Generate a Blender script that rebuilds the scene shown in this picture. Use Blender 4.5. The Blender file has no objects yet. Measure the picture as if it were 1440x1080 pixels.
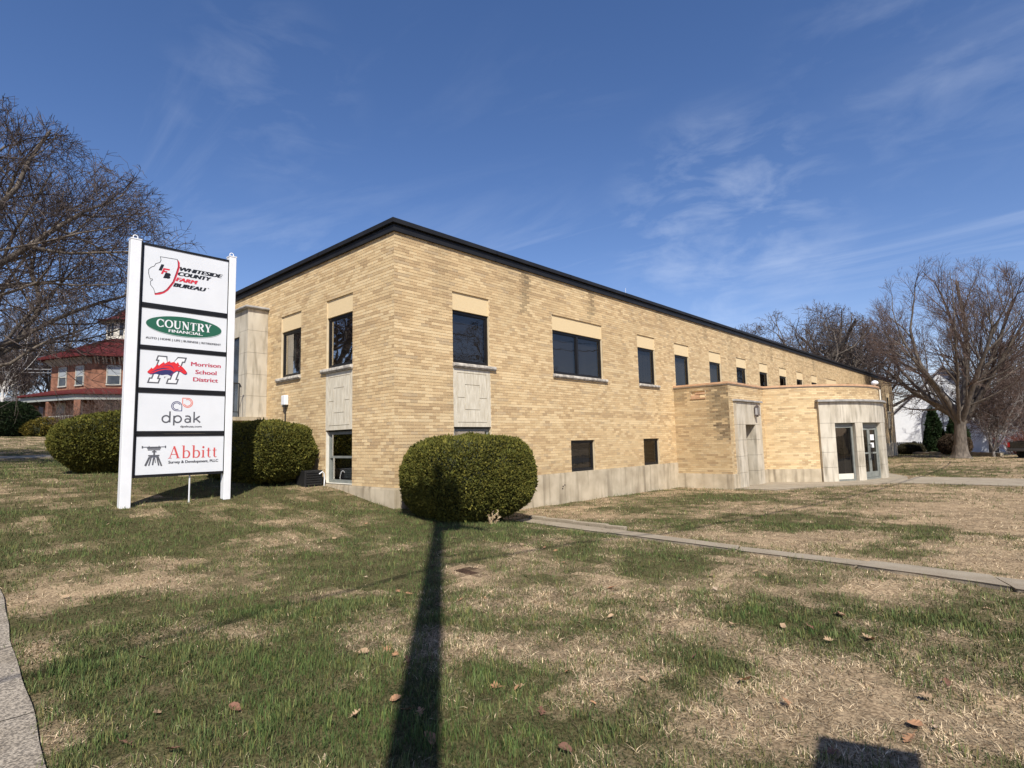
import bpy, math, random
import numpy as np
from mathutils import Vector, Matrix

random.seed(7); rng = np.random.default_rng(7)
scene = bpy.context.scene
col = scene.collection
PI = math.pi

# ------------------------------------------------------------------ camera
yaw, pitch, roll, fpx = 0.825194, 0.100238, -0.023271, 803.08
f = Vector((math.sin(yaw)*math.cos(pitch), math.cos(yaw)*math.cos(pitch), math.sin(pitch)))
r = Vector((math.cos(yaw), -math.sin(yaw), 0)); u = r.cross(f)
r2 = r*math.cos(roll)+u*math.sin(roll); u2 = -r*math.sin(roll)+u*math.cos(roll)
CAM = Vector((-7.0109, -9.794, 0.8934))
cd = bpy.data.cameras.new('camera'); cam = bpy.data.objects.new('camera', cd); col.objects.link(cam)
M = Matrix((r2, u2, -f)).transposed().to_4x4(); M.translation = CAM
cam.matrix_world = M
cd.sensor_fit = 'HORIZONTAL'; cd.sensor_width = 36; cd.lens = 36*fpx/1440
cd.clip_start = 0.05; cd.clip_end = 2000
scene.camera = cam

# ------------------------------------------------------------------ light
EL = math.radians(47); SH = Vector((.653, .757, 0)).normalized()      # direction in which shadows fall
sun_dir = Vector((-SH.x*math.cos(EL), -SH.y*math.cos(EL), math.sin(EL)))
sd = bpy.data.lights.new('sun', 'SUN'); sd.energy = 4.6; sd.angle = math.radians(.53); sd.color = (1, .955, .88)
sun = bpy.data.objects.new('sun', sd); col.objects.link(sun)
sun.rotation_euler = sun_dir.to_track_quat('Z', 'Y').to_euler()
w = bpy.data.worlds.new('World'); scene.world = w; w.use_nodes = True
nt = w.node_tree; N = nt.nodes; L = nt.links; N.clear()
sky = N.new('ShaderNodeTexSky'); sky.sky_type = 'NISHITA'; sky.sun_disc = False
sky.sun_elevation = EL; sky.sun_rotation = math.atan2(sun_dir.x, sun_dir.y)
sky.air_density = 1.0; sky.dust_density = .35; sky.ozone_density = 2.2; sky.altitude = 200
tc = N.new('ShaderNodeTexCoord')
sep = N.new('ShaderNodeSeparateXYZ'); L.new(tc.outputs['Generated'], sep.inputs[0])
def wmath(op, a, b=None, c=None):
    n = N.new('ShaderNodeMath'); n.operation = op
    for i, v in enumerate((a, b, c)):
        if v is None: continue
        if isinstance(v, (int, float)): n.inputs[i].default_value = v
        else: L.new(v, n.inputs[i])
    return n.outputs[0]
# thin cirrus: noise on a plane high above the ground (direction divided by its height)
zc = wmath('MAXIMUM', sep.outputs[2], .06)
cx = wmath('DIVIDE', sep.outputs[0], zc); cy = wmath('DIVIDE', sep.outputs[1], zc)
comb = N.new('ShaderNodeCombineXYZ'); L.new(cx, comb.inputs[0]); L.new(cy, comb.inputs[1])
mp = N.new('ShaderNodeMapping'); mp.inputs['Rotation'].default_value = (0, 0, math.radians(62)); mp.inputs['Scale'].default_value = (.9, .28, 1)
mp.inputs['Location'].default_value = (1.3, .5, 0)
L.new(comb.outputs[0], mp.inputs[0])
n1 = N.new('ShaderNodeTexNoise'); n1.inputs['Scale'].default_value = 1.3; n1.inputs['Detail'].default_value = 7; n1.inputs['Roughness'].default_value = .62; n1.inputs['Distortion'].default_value = 1.4
L.new(mp.outputs[0], n1.inputs['Vector'])
n2 = N.new('ShaderNodeTexNoise'); n2.inputs['Scale'].default_value = .42; n2.inputs['Detail'].default_value = 2
L.new(comb.outputs[0], n2.inputs['Vector'])
rp = N.new('ShaderNodeValToRGB'); rp.color_ramp.elements[0].position = .50; rp.color_ramp.elements[1].position = .80; L.new(n1.outputs[0], rp.inputs[0])
rp2 = N.new('ShaderNodeValToRGB'); rp2.color_ramp.elements[0].position = .42; rp2.color_ramp.elements[1].position = .66; L.new(n2.outputs[0], rp2.inputs[0])
def patch(dx, dy, dz, inner, outer):      # a soft patch of sky round one direction
    dt = N.new('ShaderNodeVectorMath'); dt.operation = 'DOT_PRODUCT'; nv = N.new('ShaderNodeVectorMath'); nv.operation = 'NORMALIZE'
    L.new(tc.outputs['Generated'], nv.inputs[0]); L.new(nv.outputs[0], dt.inputs[0]); dt.inputs[1].default_value = (dx, dy, dz)
    mr = N.new('ShaderNodeMapRange'); mr.interpolation_type = 'SMOOTHSTEP'; mr.inputs[1].default_value = math.cos(outer); mr.inputs[2].default_value = math.cos(inner); L.new(dt.outputs['Value'], mr.inputs[0]); return mr.outputs[0]
n3 = N.new('ShaderNodeTexNoise'); n3.inputs['Scale'].default_value = 9; n3.inputs['Detail'].default_value = 8; n3.inputs['Roughness'].default_value = .58; n3.inputs['Distortion'].default_value = .35
mp3 = N.new('ShaderNodeMapping'); mp3.inputs['Scale'].default_value = (1, 1, 2.6); L.new(tc.outputs['Generated'], mp3.inputs[0]); L.new(mp3.outputs[0], n3.inputs['Vector'])
rp3 = N.new('ShaderNodeValToRGB'); rp3.color_ramp.elements[0].position = .44; rp3.color_ramp.elements[1].position = .80; L.new(n3.outputs[0], rp3.inputs[0])
wisp = wmath('MULTIPLY', rp3.outputs[0], wmath('MAXIMUM', wmath('MAXIMUM', patch(.8794, .3429, .3302, .0, .22), wmath('MULTIPLY', patch(.876, .0795, .4754, .0, .22), .35)), wmath('MULTIPLY', patch(.347, .789, .507, .0, .16), .35)))
cf = wmath('ADD', wmath('MULTIPLY', wmath('MULTIPLY', rp.outputs[0], rp2.outputs[0]), .26), wmath('MULTIPLY', wisp, .28))
# a photographed sky is a little more saturated than the raw model
hs = N.new('ShaderNodeHueSaturation'); hs.inputs['Saturation'].default_value = 1.21; hs.inputs['Value'].default_value = 1.0
L.new(sky.outputs[0], hs.inputs['Color'])
wb = N.new('ShaderNodeMixRGB'); wb.blend_type = 'MULTIPLY'; wb.inputs[0].default_value = 1; L.new(hs.outputs[0], wb.inputs[1]); wb.inputs[2].default_value = (1.20, .99, 1.08, 1)   # camera white balance of the blue sky
mx = N.new('ShaderNodeMixRGB'); L.new(cf, mx.inputs[0]); L.new(wb.outputs[0], mx.inputs[1]); mx.inputs[2].default_value = (7.8, 8.4, 9.4, 1)
bg = N.new('ShaderNodeBackground'); bg.inputs[1].default_value = .094; L.new(mx.outputs[0], bg.inputs[0])
wo = N.new('ShaderNodeOutputWorld'); L.new(bg.outputs[0], wo.inputs[0])
vs = scene.view_settings; vs.view_transform = 'Standard'; vs.look = 'None'; vs.gamma = 1; vs.use_curve_mapping = False; vs.exposure = 0.42

# ------------------------------------------------------------------ noise (numpy)
def _h(ix, iy, iz, s):
    n = (ix.astype(np.int64)*374761393 + iy.astype(np.int64)*668265263 + iz.astype(np.int64)*2147483647 + s*1274126177) & 0xffffffff
    n = ((n ^ (n >> 13))*1274126177) & 0xffffffff
    return ((n ^ (n >> 16)) & 0xffff)/65535.0
def noise3(x, y, z, s=0):
    x, y, z = np.broadcast_arrays(np.asarray(x, float), np.asarray(y, float), np.asarray(z, float))
    ix, iy, iz = np.floor(x), np.floor(y), np.floor(z); fx, fy, fz = x-ix, y-iy, z-iz
    fx, fy, fz = [t*t*(3-2*t) for t in (fx, fy, fz)]
    o = 0
    for a in (0, 1):
        for b in (0, 1):
            for c in (0, 1):
                o = o + _h(ix+a, iy+b, iz+c, s)*np.where(a, fx, 1-fx)*np.where(b, fy, 1-fy)*np.where(c, fz, 1-fz)
    return o
def fbm(x, y, s=0, o=4, z=0.):
    t = 0; a = .5; k = 1.
    for i in range(o):
        t = t + a*noise3(np.asarray(x)*k, np.asarray(y)*k, z*k+i*7.3, s+i); a *= .5; k *= 2.03
    return t/(1-.5**o)

# ------------------------------------------------------------------ materials
MATS = {}
def nodes(m):
    m.use_nodes = True; t = m.node_tree
    return t, t.nodes['Principled BSDF'], t.nodes, t.links
def pm(name, c1, c2=None, scale=8, rough=.8, bump=0., bscale=None, stretch=(1, 1, 1), metal=0, detail=5, spec=.5, dirt=None, attr=False, objcol=False, lo=.35, hi=.65, rot=(0, 0, 0)):
    """principled material: colour mottled between c1 and c2 by noise, optional fine relief"""
    m = bpy.data.materials.new(name); t, b, N, L = nodes(m)
    b.inputs['Roughness'].default_value = rough; b.inputs['Metallic'].default_value = metal; b.inputs['Specular IOR Level'].default_value = spec
    tc = N.new('ShaderNodeTexCoord'); mp = N.new('ShaderNodeMapping'); mp.inputs['Scale'].default_value = stretch; mp.inputs['Rotation'].default_value = rot
    L.new(tc.outputs['Object'], mp.inputs[0])
    n = N.new('ShaderNodeTexNoise'); n.inputs['Scale'].default_value = scale; n.inputs['Detail'].default_value = detail; L.new(mp.outputs[0], n.inputs['Vector'])
    r = N.new('ShaderNodeValToRGB'); e = r.color_ramp.elements; e[0].position = lo; e[1].position = hi
    e[0].color = (*c1, 1); e[1].color = (*(c2 or c1), 1); L.new(n.outputs[0], r.inputs[0])
    out = r.outputs[0]
    if attr or objcol:
        if attr:
            a = N.new('ShaderNodeAttribute'); a.attribute_name = 'Col'; ao = a.outputs['Color']
        else:
            a = N.new('ShaderNodeObjectInfo'); ao = a.outputs['Color']
        mm = N.new('ShaderNodeMixRGB'); mm.blend_type = 'MULTIPLY'; mm.inputs[0].default_value = 1; L.new(ao, mm.inputs[1]); L.new(out, mm.inputs[2]); out = mm.outputs[0]
    if dirt:   # (colour, scale, lo, hi, stretch)
        mp2 = N.new('ShaderNodeMapping'); mp2.inputs['Scale'].default_value = dirt[4]; L.new(tc.outputs['Object'], mp2.inputs[0])
        n2 = N.new('ShaderNodeTexNoise'); n2.inputs['Scale'].default_value = dirt[1]; n2.inputs['Detail'].default_value = 6; L.new(mp2.outputs[0], n2.inputs['Vector'])
        r2 = N.new('ShaderNodeValToRGB'); r2.color_ramp.elements[0].position = dirt[2]; r2.color_ramp.elements[1].position = dirt[3]; L.new(n2.outputs[0], r2.inputs[0])
        mm = N.new('ShaderNodeMixRGB'); mm.blend_type = 'MULTIPLY'; L.new(r2.outputs[0], mm.inputs[0]); L.new(out, mm.inputs[1]); mm.inputs[2].default_value = (*dirt[0], 1); out = mm.outputs[0]
    L.new(out, b.inputs['Base Color'])
    if bump:
        nb = N.new('ShaderNodeTexNoise'); nb.inputs['Scale'].default_value = bscale or scale*6; nb.inputs['Detail'].default_value = 4; L.new(tc.outputs['Object'], nb.inputs['Vector'])
        bp = N.new('ShaderNodeBump'); bp.inputs['Strength'].default_value = bump; bp.inputs['Distance'].default_value = .01; L.new(nb.outputs[0], bp.inputs['Height']); L.new(bp.outputs[0], b.inputs['Normal'])
    MATS[name] = m; return m
W3 = (1, 1, 1)
brick_m = pm('brick_buff', (.88, .88, .88), W3, 60, .85, .25, 260, attr=True)
brick_o = pm('brick_buff_single', (.88, .88, .88), W3, 60, .85, .25, 260, objcol=True)
mortar = pm('mortar', (.62, .49, .30), (.70, .56, .36), 5, .95, .3, 200)
mortar_old = pm('mortar_weathered', (.52, .42, .26), (.62, .50, .32), 5, .95, .3, 200, dirt=((.45, .43, .38), 1.4, .5, .72, (1, 1, .35)))
concrete = pm('concrete_wall', (.40, .33, .225), (.55, .465, .33), 2.2, .9, .4, 90, dirt=((.42, .40, .37), 3.5, .50, .74, (1.6, 1.6, .14)))
pave = pm('concrete_paving', (.29, .235, .162), (.37, .31, .222), 2.5, .92, .6, 160, dirt=((.62, .60, .56), 95, .45, .7, W3))
aggr = pm('aggregate_paving', (.15, .125, .095), (.43, .365, .275), 60, .9, .9, 110, detail=4, lo=.40, hi=.60, dirt=((.6, .57, .52), 2.2, .45, .7, W3))
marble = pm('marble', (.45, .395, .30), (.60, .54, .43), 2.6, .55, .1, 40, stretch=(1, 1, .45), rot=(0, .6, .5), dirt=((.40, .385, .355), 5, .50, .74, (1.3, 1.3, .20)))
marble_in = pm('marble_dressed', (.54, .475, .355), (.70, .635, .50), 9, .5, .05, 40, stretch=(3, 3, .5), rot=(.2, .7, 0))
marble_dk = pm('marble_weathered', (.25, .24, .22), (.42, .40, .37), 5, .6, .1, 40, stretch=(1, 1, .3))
stucco = pm('lintel_stucco', (.68, .52, .29), (.73, .565, .33), 30, .95, .3, 300)
sillm = pm('sill_stone', (.30, .27, .23), (.62, .57, .48), 9, .8, .3, 60)
black = pm('black_metal', (.010, .010, .011), (.014, .014, .015), 4, .4, spec=.3)
fasc = pm('fascia_metal', (.014, .014, .015), (.02, .02, .021), 2, .5, spec=.25)
greyal = pm('grey_aluminium', (.17, .18, .16), (.22, .23, .205), 6, .5)
cream = pm('cream_paint', (.62, .58, .48), (.70, .66, .56), 10, .7)
white = pm('white_vinyl', (.76, .76, .755), (.80, .80, .795), 4, .35)
panelw = pm('sign_face_white', (.70, .71, .715), (.73, .74, .745), 3, .30)
terra = pm('terracotta_coping', (.46, .27, .15), (.56, .35, .205), 6, .7)
blindm = pm('window_blind', (.19, .185, .18), (.26, .25, .245), 3, .9, stretch=(1, 1, .05))
blind2 = pm('window_blind_pale', (.34, .34, .33), (.44, .44, .43), 2, .9, stretch=(1, 1, .3))
curtain = pm('pale_curtain', (.34, .32, .26), (.42, .40, .33), 3, .9)
darkin = pm('dark_interior', (.010, .010, .010), (.02, .02, .02), 3, .9)
roofm = pm('roof_membrane', (.20, .20, .20), (.26, .26, .26), 2, .9)
bark = pm('bark_grey_brown', (.075, .060, .047), (.17, .14, .11), 9, .95, .6, 40, stretch=(1, 1, .25))
twigm = pm('twig_brown', (.055, .040, .033), (.10, .075, .062), 3, .95)
twigr = pm('twig_red_brown', (.085, .055, .043), (.14, .095, .075), 3, .95)
birchm = pm('bark_white', (.50, .47, .42), (.66, .63, .58), 6, .8)
leafm = pm('foliage_attr', (.85, .85, .85), W3, 30, .75, attr=True, spec=.15)
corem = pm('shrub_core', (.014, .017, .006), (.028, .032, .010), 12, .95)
dryleaf = pm('dry_leaf', (.88, .88, .88), W3, 40, .8, objcol=True)
redbrick = pm('red_brick_far', (.19, .085, .05), (.29, .135, .08), 3, .9, dirt=((.6, .55, .5), 1.3, .5, .7, W3))
redroof = pm('red_metal_roof', (.070, .012, .011), (.10, .017, .015), 3, .7, spec=.2)
wsiding = pm('white_siding', (.74, .75, .76), (.80, .81, .82), 3, .7)
greyroof = pm('grey_shingle', (.16, .16, .17), (.23, .23, .24), 20, .9)
glassdk = pm('far_window_glass', (.03, .035, .04), (.06, .065, .07), 2, .1)
iron = pm('black_iron', (.02, .02, .02), None, 3, .5)
wire = pm('cable_black', (.02, .02, .02), None, 3, .6)
wirew = pm('cable_pale', (.45, .45, .46), None, 3, .6)
wood = pm('pole_wood', (.10, .075, .05), (.17, .13, .09), 6, .9, .5, 40, stretch=(1, 1, .1))
asphalt = pm('asphalt', (.045, .045, .045), (.065, .064, .06), 30, .9, .5, 90)
unit_shaded = pm('shaded_unit', (.008, .008, .008), (.014, .013, .012), 5, .6)  # near-black colour stands for the hedge's shade on the unit
def flat(name, c, rough=.4):
    return pm(name, c, None, 3, rough)
i_black = flat('print_black', (.012, .012, .014)); i_red = flat('print_red', (.62, .035, .055)); i_green = flat('print_green', (.02, .115, .065))
i_grey = flat('print_grey', (.10, .10, .11)); i_crim = flat('print_crimson', (.50, .045, .085)); i_navy = flat('print_navy', (.035, .035, .13))
i_orange = flat('print_coral', (.78, .16, .09)); i_brightred = flat('print_bright_red', (.70, .03, .035)); i_abb = flat('print_salmon_red', (.62, .085, .08)); i_blue = flat('print_blue', (.03, .05, .20))

def glass_mat(name, tint, base=0.0, k=.11):
    m = bpy.data.materials.new(name); m.use_nodes = True; t = m.node_tree; N = t.nodes; L = t.links; N.clear()
    tr = N.new('ShaderNodeBsdfTransparent'); tr.inputs[0].default_value = (*tint, 1)
    gl = N.new('ShaderNodeBsdfGlossy'); gl.inputs['Roughness'].default_value = .015
    tcn = N.new('ShaderNodeTexCoord'); nn = N.new('ShaderNodeTexNoise'); nn.inputs['Scale'].default_value = 1.6; L.new(tcn.outputs['Object'], nn.inputs['Vector'])
    bp = N.new('ShaderNodeBump'); bp.inputs['Strength'].default_value = .12; bp.inputs['Distance'].default_value = .02; L.new(nn.outputs[0], bp.inputs['Height']); L.new(bp.outputs[0], gl.inputs['Normal'])
    fr = N.new('ShaderNodeFresnel'); fr.inputs[0].default_value = 1.5
    mu = N.new('ShaderNodeMath'); mu.operation = 'MULTIPLY_ADD'; mu.inputs[1].default_value = k; mu.inputs[2].default_value = base; L.new(fr.outputs[0], mu.inputs[0])
    mi = N.new('ShaderNodeMixShader'); L.new(mu.outputs[0], mi.inputs[0]); L.new(tr.outputs[0], mi.inputs[1]); L.new(gl.outputs[0], mi.inputs[2])
    o = N.new('ShaderNodeOutputMaterial'); L.new(mi.outputs[0], o.inputs[0]); return m
glass = glass_mat('window_glass', (.52, .51, .50)); glass_c = glass_mat('window_glass_clear', (.72, .73, .73), k=.55)

# ------------------------------------------------------------------ mesh helpers
class MB:
    def __init__(s, M=None): s.v = []; s.f = []; s.c = []; s.M = M
    def add(s, vs, fs, c=None):
        o = len(s.v)
        if s.M is not None: vs = [s.M @ Vector(p) for p in vs]
        s.v += [tuple(p) for p in vs]; s.f += [tuple(i+o for i in q) for q in fs]
        if c is not None: s.c += [c]*len(fs)
    def box(s, x0, x1, y0, y1, z0, z1, c=None):
        s.add([(x, y, z) for z in (z0, z1) for y in (y0, y1) for x in (x0, x1)],
              [(0, 2, 3, 1), (4, 5, 7, 6), (0, 1, 5, 4), (2, 6, 7, 3), (0, 4, 6, 2), (1, 3, 7, 5)], c)
    def prism(s, poly, z0, z1, c=None):      # poly in xy, extruded in z
        n = len(poly)
        s.add([(p[0], p[1], z0) for p in poly]+[(p[0], p[1], z1) for p in poly],
              [tuple(range(n-1, -1, -1)), tuple(range(n, 2*n))]+[(i, (i+1) % n, n+(i+1) % n, n+i) for i in range(n)], c)
    def prism_y(s, poly, y0, y1, c=None):    # poly in xz, extruded in y
        n = len(poly)
        s.add([(p[0], y0, p[1]) for p in poly]+[(p[0], y1, p[1]) for p in poly],
              [tuple(range(n)), tuple(range(2*n-1, n-1, -1))]+[(i, n+i, n+(i+1) % n, (i+1) % n) for i in range(n)], c)
    def tube(s, a, b, r0, r1=None, n=8, cap=True):
        a = Vector(a); b = Vector(b); r1 = r0 if r1 is None else r1; d = (b-a).normalized()
        x = d.orthogonal().normalized(); y = d.cross(x)
        vs = [a+(x*math.cos(t)+y*math.sin(t))*r0 for t in [2*PI*i/n for i in range(n)]]+[b+(x*math.cos(t)+y*math.sin(t))*r1 for t in [2*PI*i/n for i in range(n)]]
        fs = [(i, (i+1) % n, n+(i+1) % n, n+i) for i in range(n)]
        if cap: fs += [tuple(range(n-1, -1, -1)), tuple(range(n, 2*n))]
        s.add(vs, fs)
    def path(s, pts, r, n=6):
        for a, b in zip(pts, pts[1:]): s.tube(a, b, r, r, n)
    def lathe(s, prof, c=(0, 0, 0), n=20):
        vs = []; fs = []
        for rr, z in prof: vs += [(c[0]+rr*math.cos(2*PI*i/n), c[1]+rr*math.sin(2*PI*i/n), c[2]+z) for i in range(n)]
        for k in range(len(prof)-1):
            fs += [(k*n+i, k*n+(i+1) % n, (k+1)*n+(i+1) % n, (k+1)*n+i) for i in range(n)]
        fs += [tuple(range(n-1, -1, -1)), tuple(range((len(prof)-1)*n, len(prof)*n))]
        s.add(vs, fs)
    def build(s, name, mat, parent=None, org=None, smooth=False, bevel=0):
        me = bpy.data.meshes.new(name)
        if org is None: org = root_loc(parent)
        vs = [(p[0]-org[0], p[1]-org[1], p[2]-org[2]) for p in s.v]
        me.from_pydata(vs, [], s.f); me.materials.append(mat)
        if s.c:
            a = me.color_attributes.new('Col', 'FLOAT_COLOR', 'CORNER')
            cc = np.repeat(np.array(s.c, float), [len(q) for q in s.f], axis=0); cc = np.hstack([cc, np.ones((len(cc), 1))])
            a.data.foreach_set('color', cc.ravel())
        if smooth: me.polygons.foreach_set('use_smooth', [True]*len(me.polygons))
        me.update()
        o = bpy.data.objects.new(name, me); col.objects.link(o)
        if parent is not None: o.parent = parent
        else: o.location = org
        if bevel:
            b = o.modifiers.new('bevel', 'BEVEL'); b.width = bevel; b.segments = 2; b.limit_method = 'ANGLE'
        return o
def root_loc(p):
    l = Vector((0, 0, 0))
    while p is not None: l = l+p.location; p = p.parent
    return l
def npmesh(name, V, F, mat, C=None, parent=None, smooth=False):
    """fast mesh from numpy arrays: V (n,3), F (m,k) all k-gons, C (m,3) colour per face"""
    me = bpy.data.meshes.new(name); m, k = F.shape
    me.vertices.add(len(V)); me.vertices.foreach_set('co', np.ascontiguousarray(V, dtype=np.float32).ravel())
    me.loops.add(m*k); me.loops.foreach_set('vertex_index', np.ascontiguousarray(F, dtype=np.int32).ravel())
    me.polygons.add(m); me.polygons.foreach_set('loop_start', np.arange(0, m*k, k, dtype=np.int32)); me.polygons.foreach_set('loop_total', np.full(m, k, dtype=np.int32))
    me.update(calc_edges=True)
    if C is not None:
        a = me.color_attributes.new('Col', 'FLOAT_COLOR', 'CORNER')
        cc = np.repeat(np.hstack([C, np.ones((m, 1))]), k, axis=0); a.data.foreach_set('color', cc.astype(np.float32).ravel())
    me.polygons.foreach_set('use_smooth', np.full(m, bool(smooth)))
    me.materials.append(mat); me.validate()
    o = bpy.data.objects.new(name, me); col.objects.link(o)
    if parent is not None: o.parent = parent
    return o
def tag(o, label=None, cat=None, group=None, kind=None):
    if label: o['label'] = label
    if cat: o['category'] = cat
    if group: o['group'] = group
    if kind: o['kind'] = kind
    return o
def thing(name, loc, label, cat, group=None, rz=0):
    o = bpy.data.objects.new(name, None); o.empty_display_size = .1; col.objects.link(o); o.location = loc; o.rotation_euler.z = rz
    return tag(o, label, cat, group)
def copy_tree(o, parent=None):
    c = o.copy(); col.objects.link(c)
    if parent is not None: c.parent = parent
    for ch in list(o.children): copy_tree(ch, c)
    return c

# ------------------------------------------------------------------ terrain
PL = np.array([(-60, -1.3), (-30, -1.0), (-14, -.72), (-10, -.66), (-5, -.66), (-3, -.62), (-1.5, -.56), (-.1, -.42), (.56, -.345), (1.38, -.225), (2.0, -.12), (2.6, -.06), (4, .08), (7, .28), (14, .45), (24, .63), (62, 2.7), (150, 4.5), (500, 7)])
PR = np.array([(-60, -.7), (0, -.77), (3, -.80), (12, -.88), (20, -.90), (54, -1.12), (62, -1.35), (80, -1.7), (150, -2.2), (500, -4)])
def T(x, y):
    x = np.asarray(x, float); y = np.asarray(y, float)
    l = np.interp(y, PL[:, 0], PL[:, 1]); r = np.interp(x, PR[:, 0], PR[:, 1])
    w = np.clip((x+.1)/2.3, 0, 1); w = w*w*(3-2*w)
    w = np.where(y > 14, np.clip((x-10)/60, 0, 1), w)
    z = l*(1-w)+r*w
    z = z - .03*np.clip((-y-14)/10, 0, 1)
    return z
def Tf(x, y): return float(T(x, y))
# ------------------------------------------------------------------ the lawn: where it is green, straw or bare
BLOBS = [(9.29,-2.76,0.220,-0.517,-0.553,-0.290,1.3),
(5.65,-6.35,0.167,-0.636,-0.471,-0.297,1.5),
(5.48,-2.52,0.426,-0.749,-0.685,-0.404,0.9),
(3.95,-4.29,0.795,-1.620,-0.952,-0.607,0.5),
(4.77,-8.40,0.214,-1.941,-0.899,-0.600,1.2),
(2.67,-8.30,0.217,-1.630,-1.704,-1.217,1.2),
(17.78,-8.14,0.057,-0.920,-0.525,-0.218,0.8),
(9.13,-5.09,0.284,-0.993,-1.152,-0.635,1.0),
(25.75,-5.59,0.040,-0.324,-0.282,-0.070,0.9),
(3.12,-6.36,0.244,-0.745,-1.792,-1.205,-1.0),
(2.06,-8.07,0.144,-0.781,-1.625,-1.179,-1.0),
(7.43,-8.78,0.096,-1.578,-0.343,-0.219,-1.0),
(3.16,-2.40,0.564,-0.778,-0.879,-0.559,-1.0),
(2.08,-4.82,0.452,-0.833,-1.740,-1.167,-1.2),
(1.08,-7.12,0.303,-0.944,-2.145,-1.547,-1.0),
(9.52,-6.90,0.096,-0.587,-0.724,-0.408,-1.2),
(-0.08,-2.99,0.433,-0.443,-0.644,-0.443,1.2),
(-0.15,-5.26,0.477,-0.731,-1.002,-0.722,1.0),
(-0.58,-0.91,0.583,-0.423,-0.607,-0.413,0.7),
(-1.78,4.71,0.546,-0.196,-0.408,-0.258,0.9),
(1.70,6.98,0.407,-0.210,-0.399,-0.224,1.0),
(-2.59,14.60,0.584,-0.104,-0.134,-0.076,0.3),
(-3.91,0.21,0.851,-0.258,-0.776,-0.565,0.6),
(-2.83,-2.57,1.064,-0.606,-1.247,-0.918,0.6),
(-0.42,-6.20,0.508,-0.954,-1.089,-0.813,1.2),
(-2.86,-7.07,1.437,-2.231,-1.589,-1.218,1.1),
(-3.17,-7.94,0.995,-2.216,-2.090,-1.710,1.3),
(-3.75,-8.00,1.610,-3.018,-3.239,-2.676,1.2),
(-4.28,-7.90,1.803,-2.780,-2.419,-2.104,1.1),
(-1.87,-8.11,0.463,-1.520,-1.635,-1.295,1.2),
(-2.23,-8.57,1.026,-4.399,-3.900,-3.284,0.8),
(-0.94,-9.04,0.349,-3.564,-2.544,-2.055,1.1),
(-1.72,-9.30,0.270,-4.324,-4.162,-3.405,0.9),
(-0.42,-7.67,0.704,-2.382,-2.577,-2.047,1.0),
(-5.99,-4.88,2.801,-0.536,-1.460,-1.210,1.1),
(-5.99,-6.04,2.101,-0.567,-2.007,-1.681,0.5),
(-5.13,-5.92,1.087,-0.521,-1.125,-0.919,1.2),
(-4.35,-4.84,1.357,-0.720,-2.171,-1.705,1.1),
(-5.38,-3.20,2.461,-0.593,-2.552,-1.978,0.6),
(-5.32,-6.95,2.024,-1.180,-2.754,-2.282,1.0),
(-2.40,-3.87,3.461,-2.713,-1.244,-0.917,0.8),
(-3.64,-5.57,4.856,-3.957,-3.273,-2.518,1.1),
(-4.80,-6.81,3.110,-2.356,-2.639,-2.243,1.0),
(-5.03,-7.30,3.483,-2.809,-2.674,-2.360,0.9),
(-4.25,-6.99,2.139,-2.203,-2.268,-1.905,1.1),
(-4.68,-7.48,2.285,-2.361,-2.452,-2.133,1.0),
(-3.41,-6.48,1.934,-2.128,-3.656,-2.979,0.5),
(-4.80,-2.70,0.848,-0.264,-1.680,-1.295,-1.3),
(-5.27,-1.85,1.867,-0.400,-2.520,-1.960,-1.0),
(-5.72,0.58,2.275,-0.266,-0.287,-0.214,-0.9),
(-6.06,-3.46,8.582,-1.182,-0.522,-0.435,-1.0),
(-6.24,-5.50,10.440,-1.648,-1.923,-1.538,-1.0),
(-1.67,-2.41,1.265,-0.921,-1.391,-0.986,-0.8),
(-2.84,-5.87,0.904,-0.975,-1.464,-1.166,-1.2),
(-3.66,-6.92,1.337,-1.619,-1.823,-1.478,-1.2),
(-3.87,-6.30,1.947,-1.775,-2.405,-1.924,-1.2),
(-2.30,-4.93,1.476,-1.429,-1.300,-1.000,-0.9),
(-3.65,-4.41,2.439,-1.463,-2.927,-2.244,-0.7),
(-3.92,-7.39,3.438,-4.441,-2.808,-2.206,-0.6),
(-2.92,-8.60,0.395,-1.523,-1.421,-1.184,-1.3),
(-2.95,-9.17,0.199,-1.530,-1.264,-1.049,-1.1),
(-0.21,-8.41,0.236,-1.268,-2.076,-1.594,-1.2),
(-0.20,-9.25,0.147,-2.262,-1.727,-1.398,-0.8),
(-3.63,-8.61,0.656,-2.079,-1.940,-1.634,-1.2),
(-1.67,-7.36,1.120,-2.437,-2.767,-2.213,-0.5),
(-3.66,-9.11,0.472,-2.830,-4.094,-3.434,-0.5),
(-2.20,-4.52,3.097,-2.832,-2.478,-1.735,-3.0),
(-3.58,-5.49,6.849,-5.023,-5.753,-5.114,-1.5),
(-4.84,-2.50,3.196,-0.913,-3.708,-2.941,-1.5),
(-3.90,-8.17,7.812,-17.187,-8.750,-8.750,-0.5),
(1.30,-2.93,0.795,-1.000,-2.334,-1.580,-0.5)]

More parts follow.
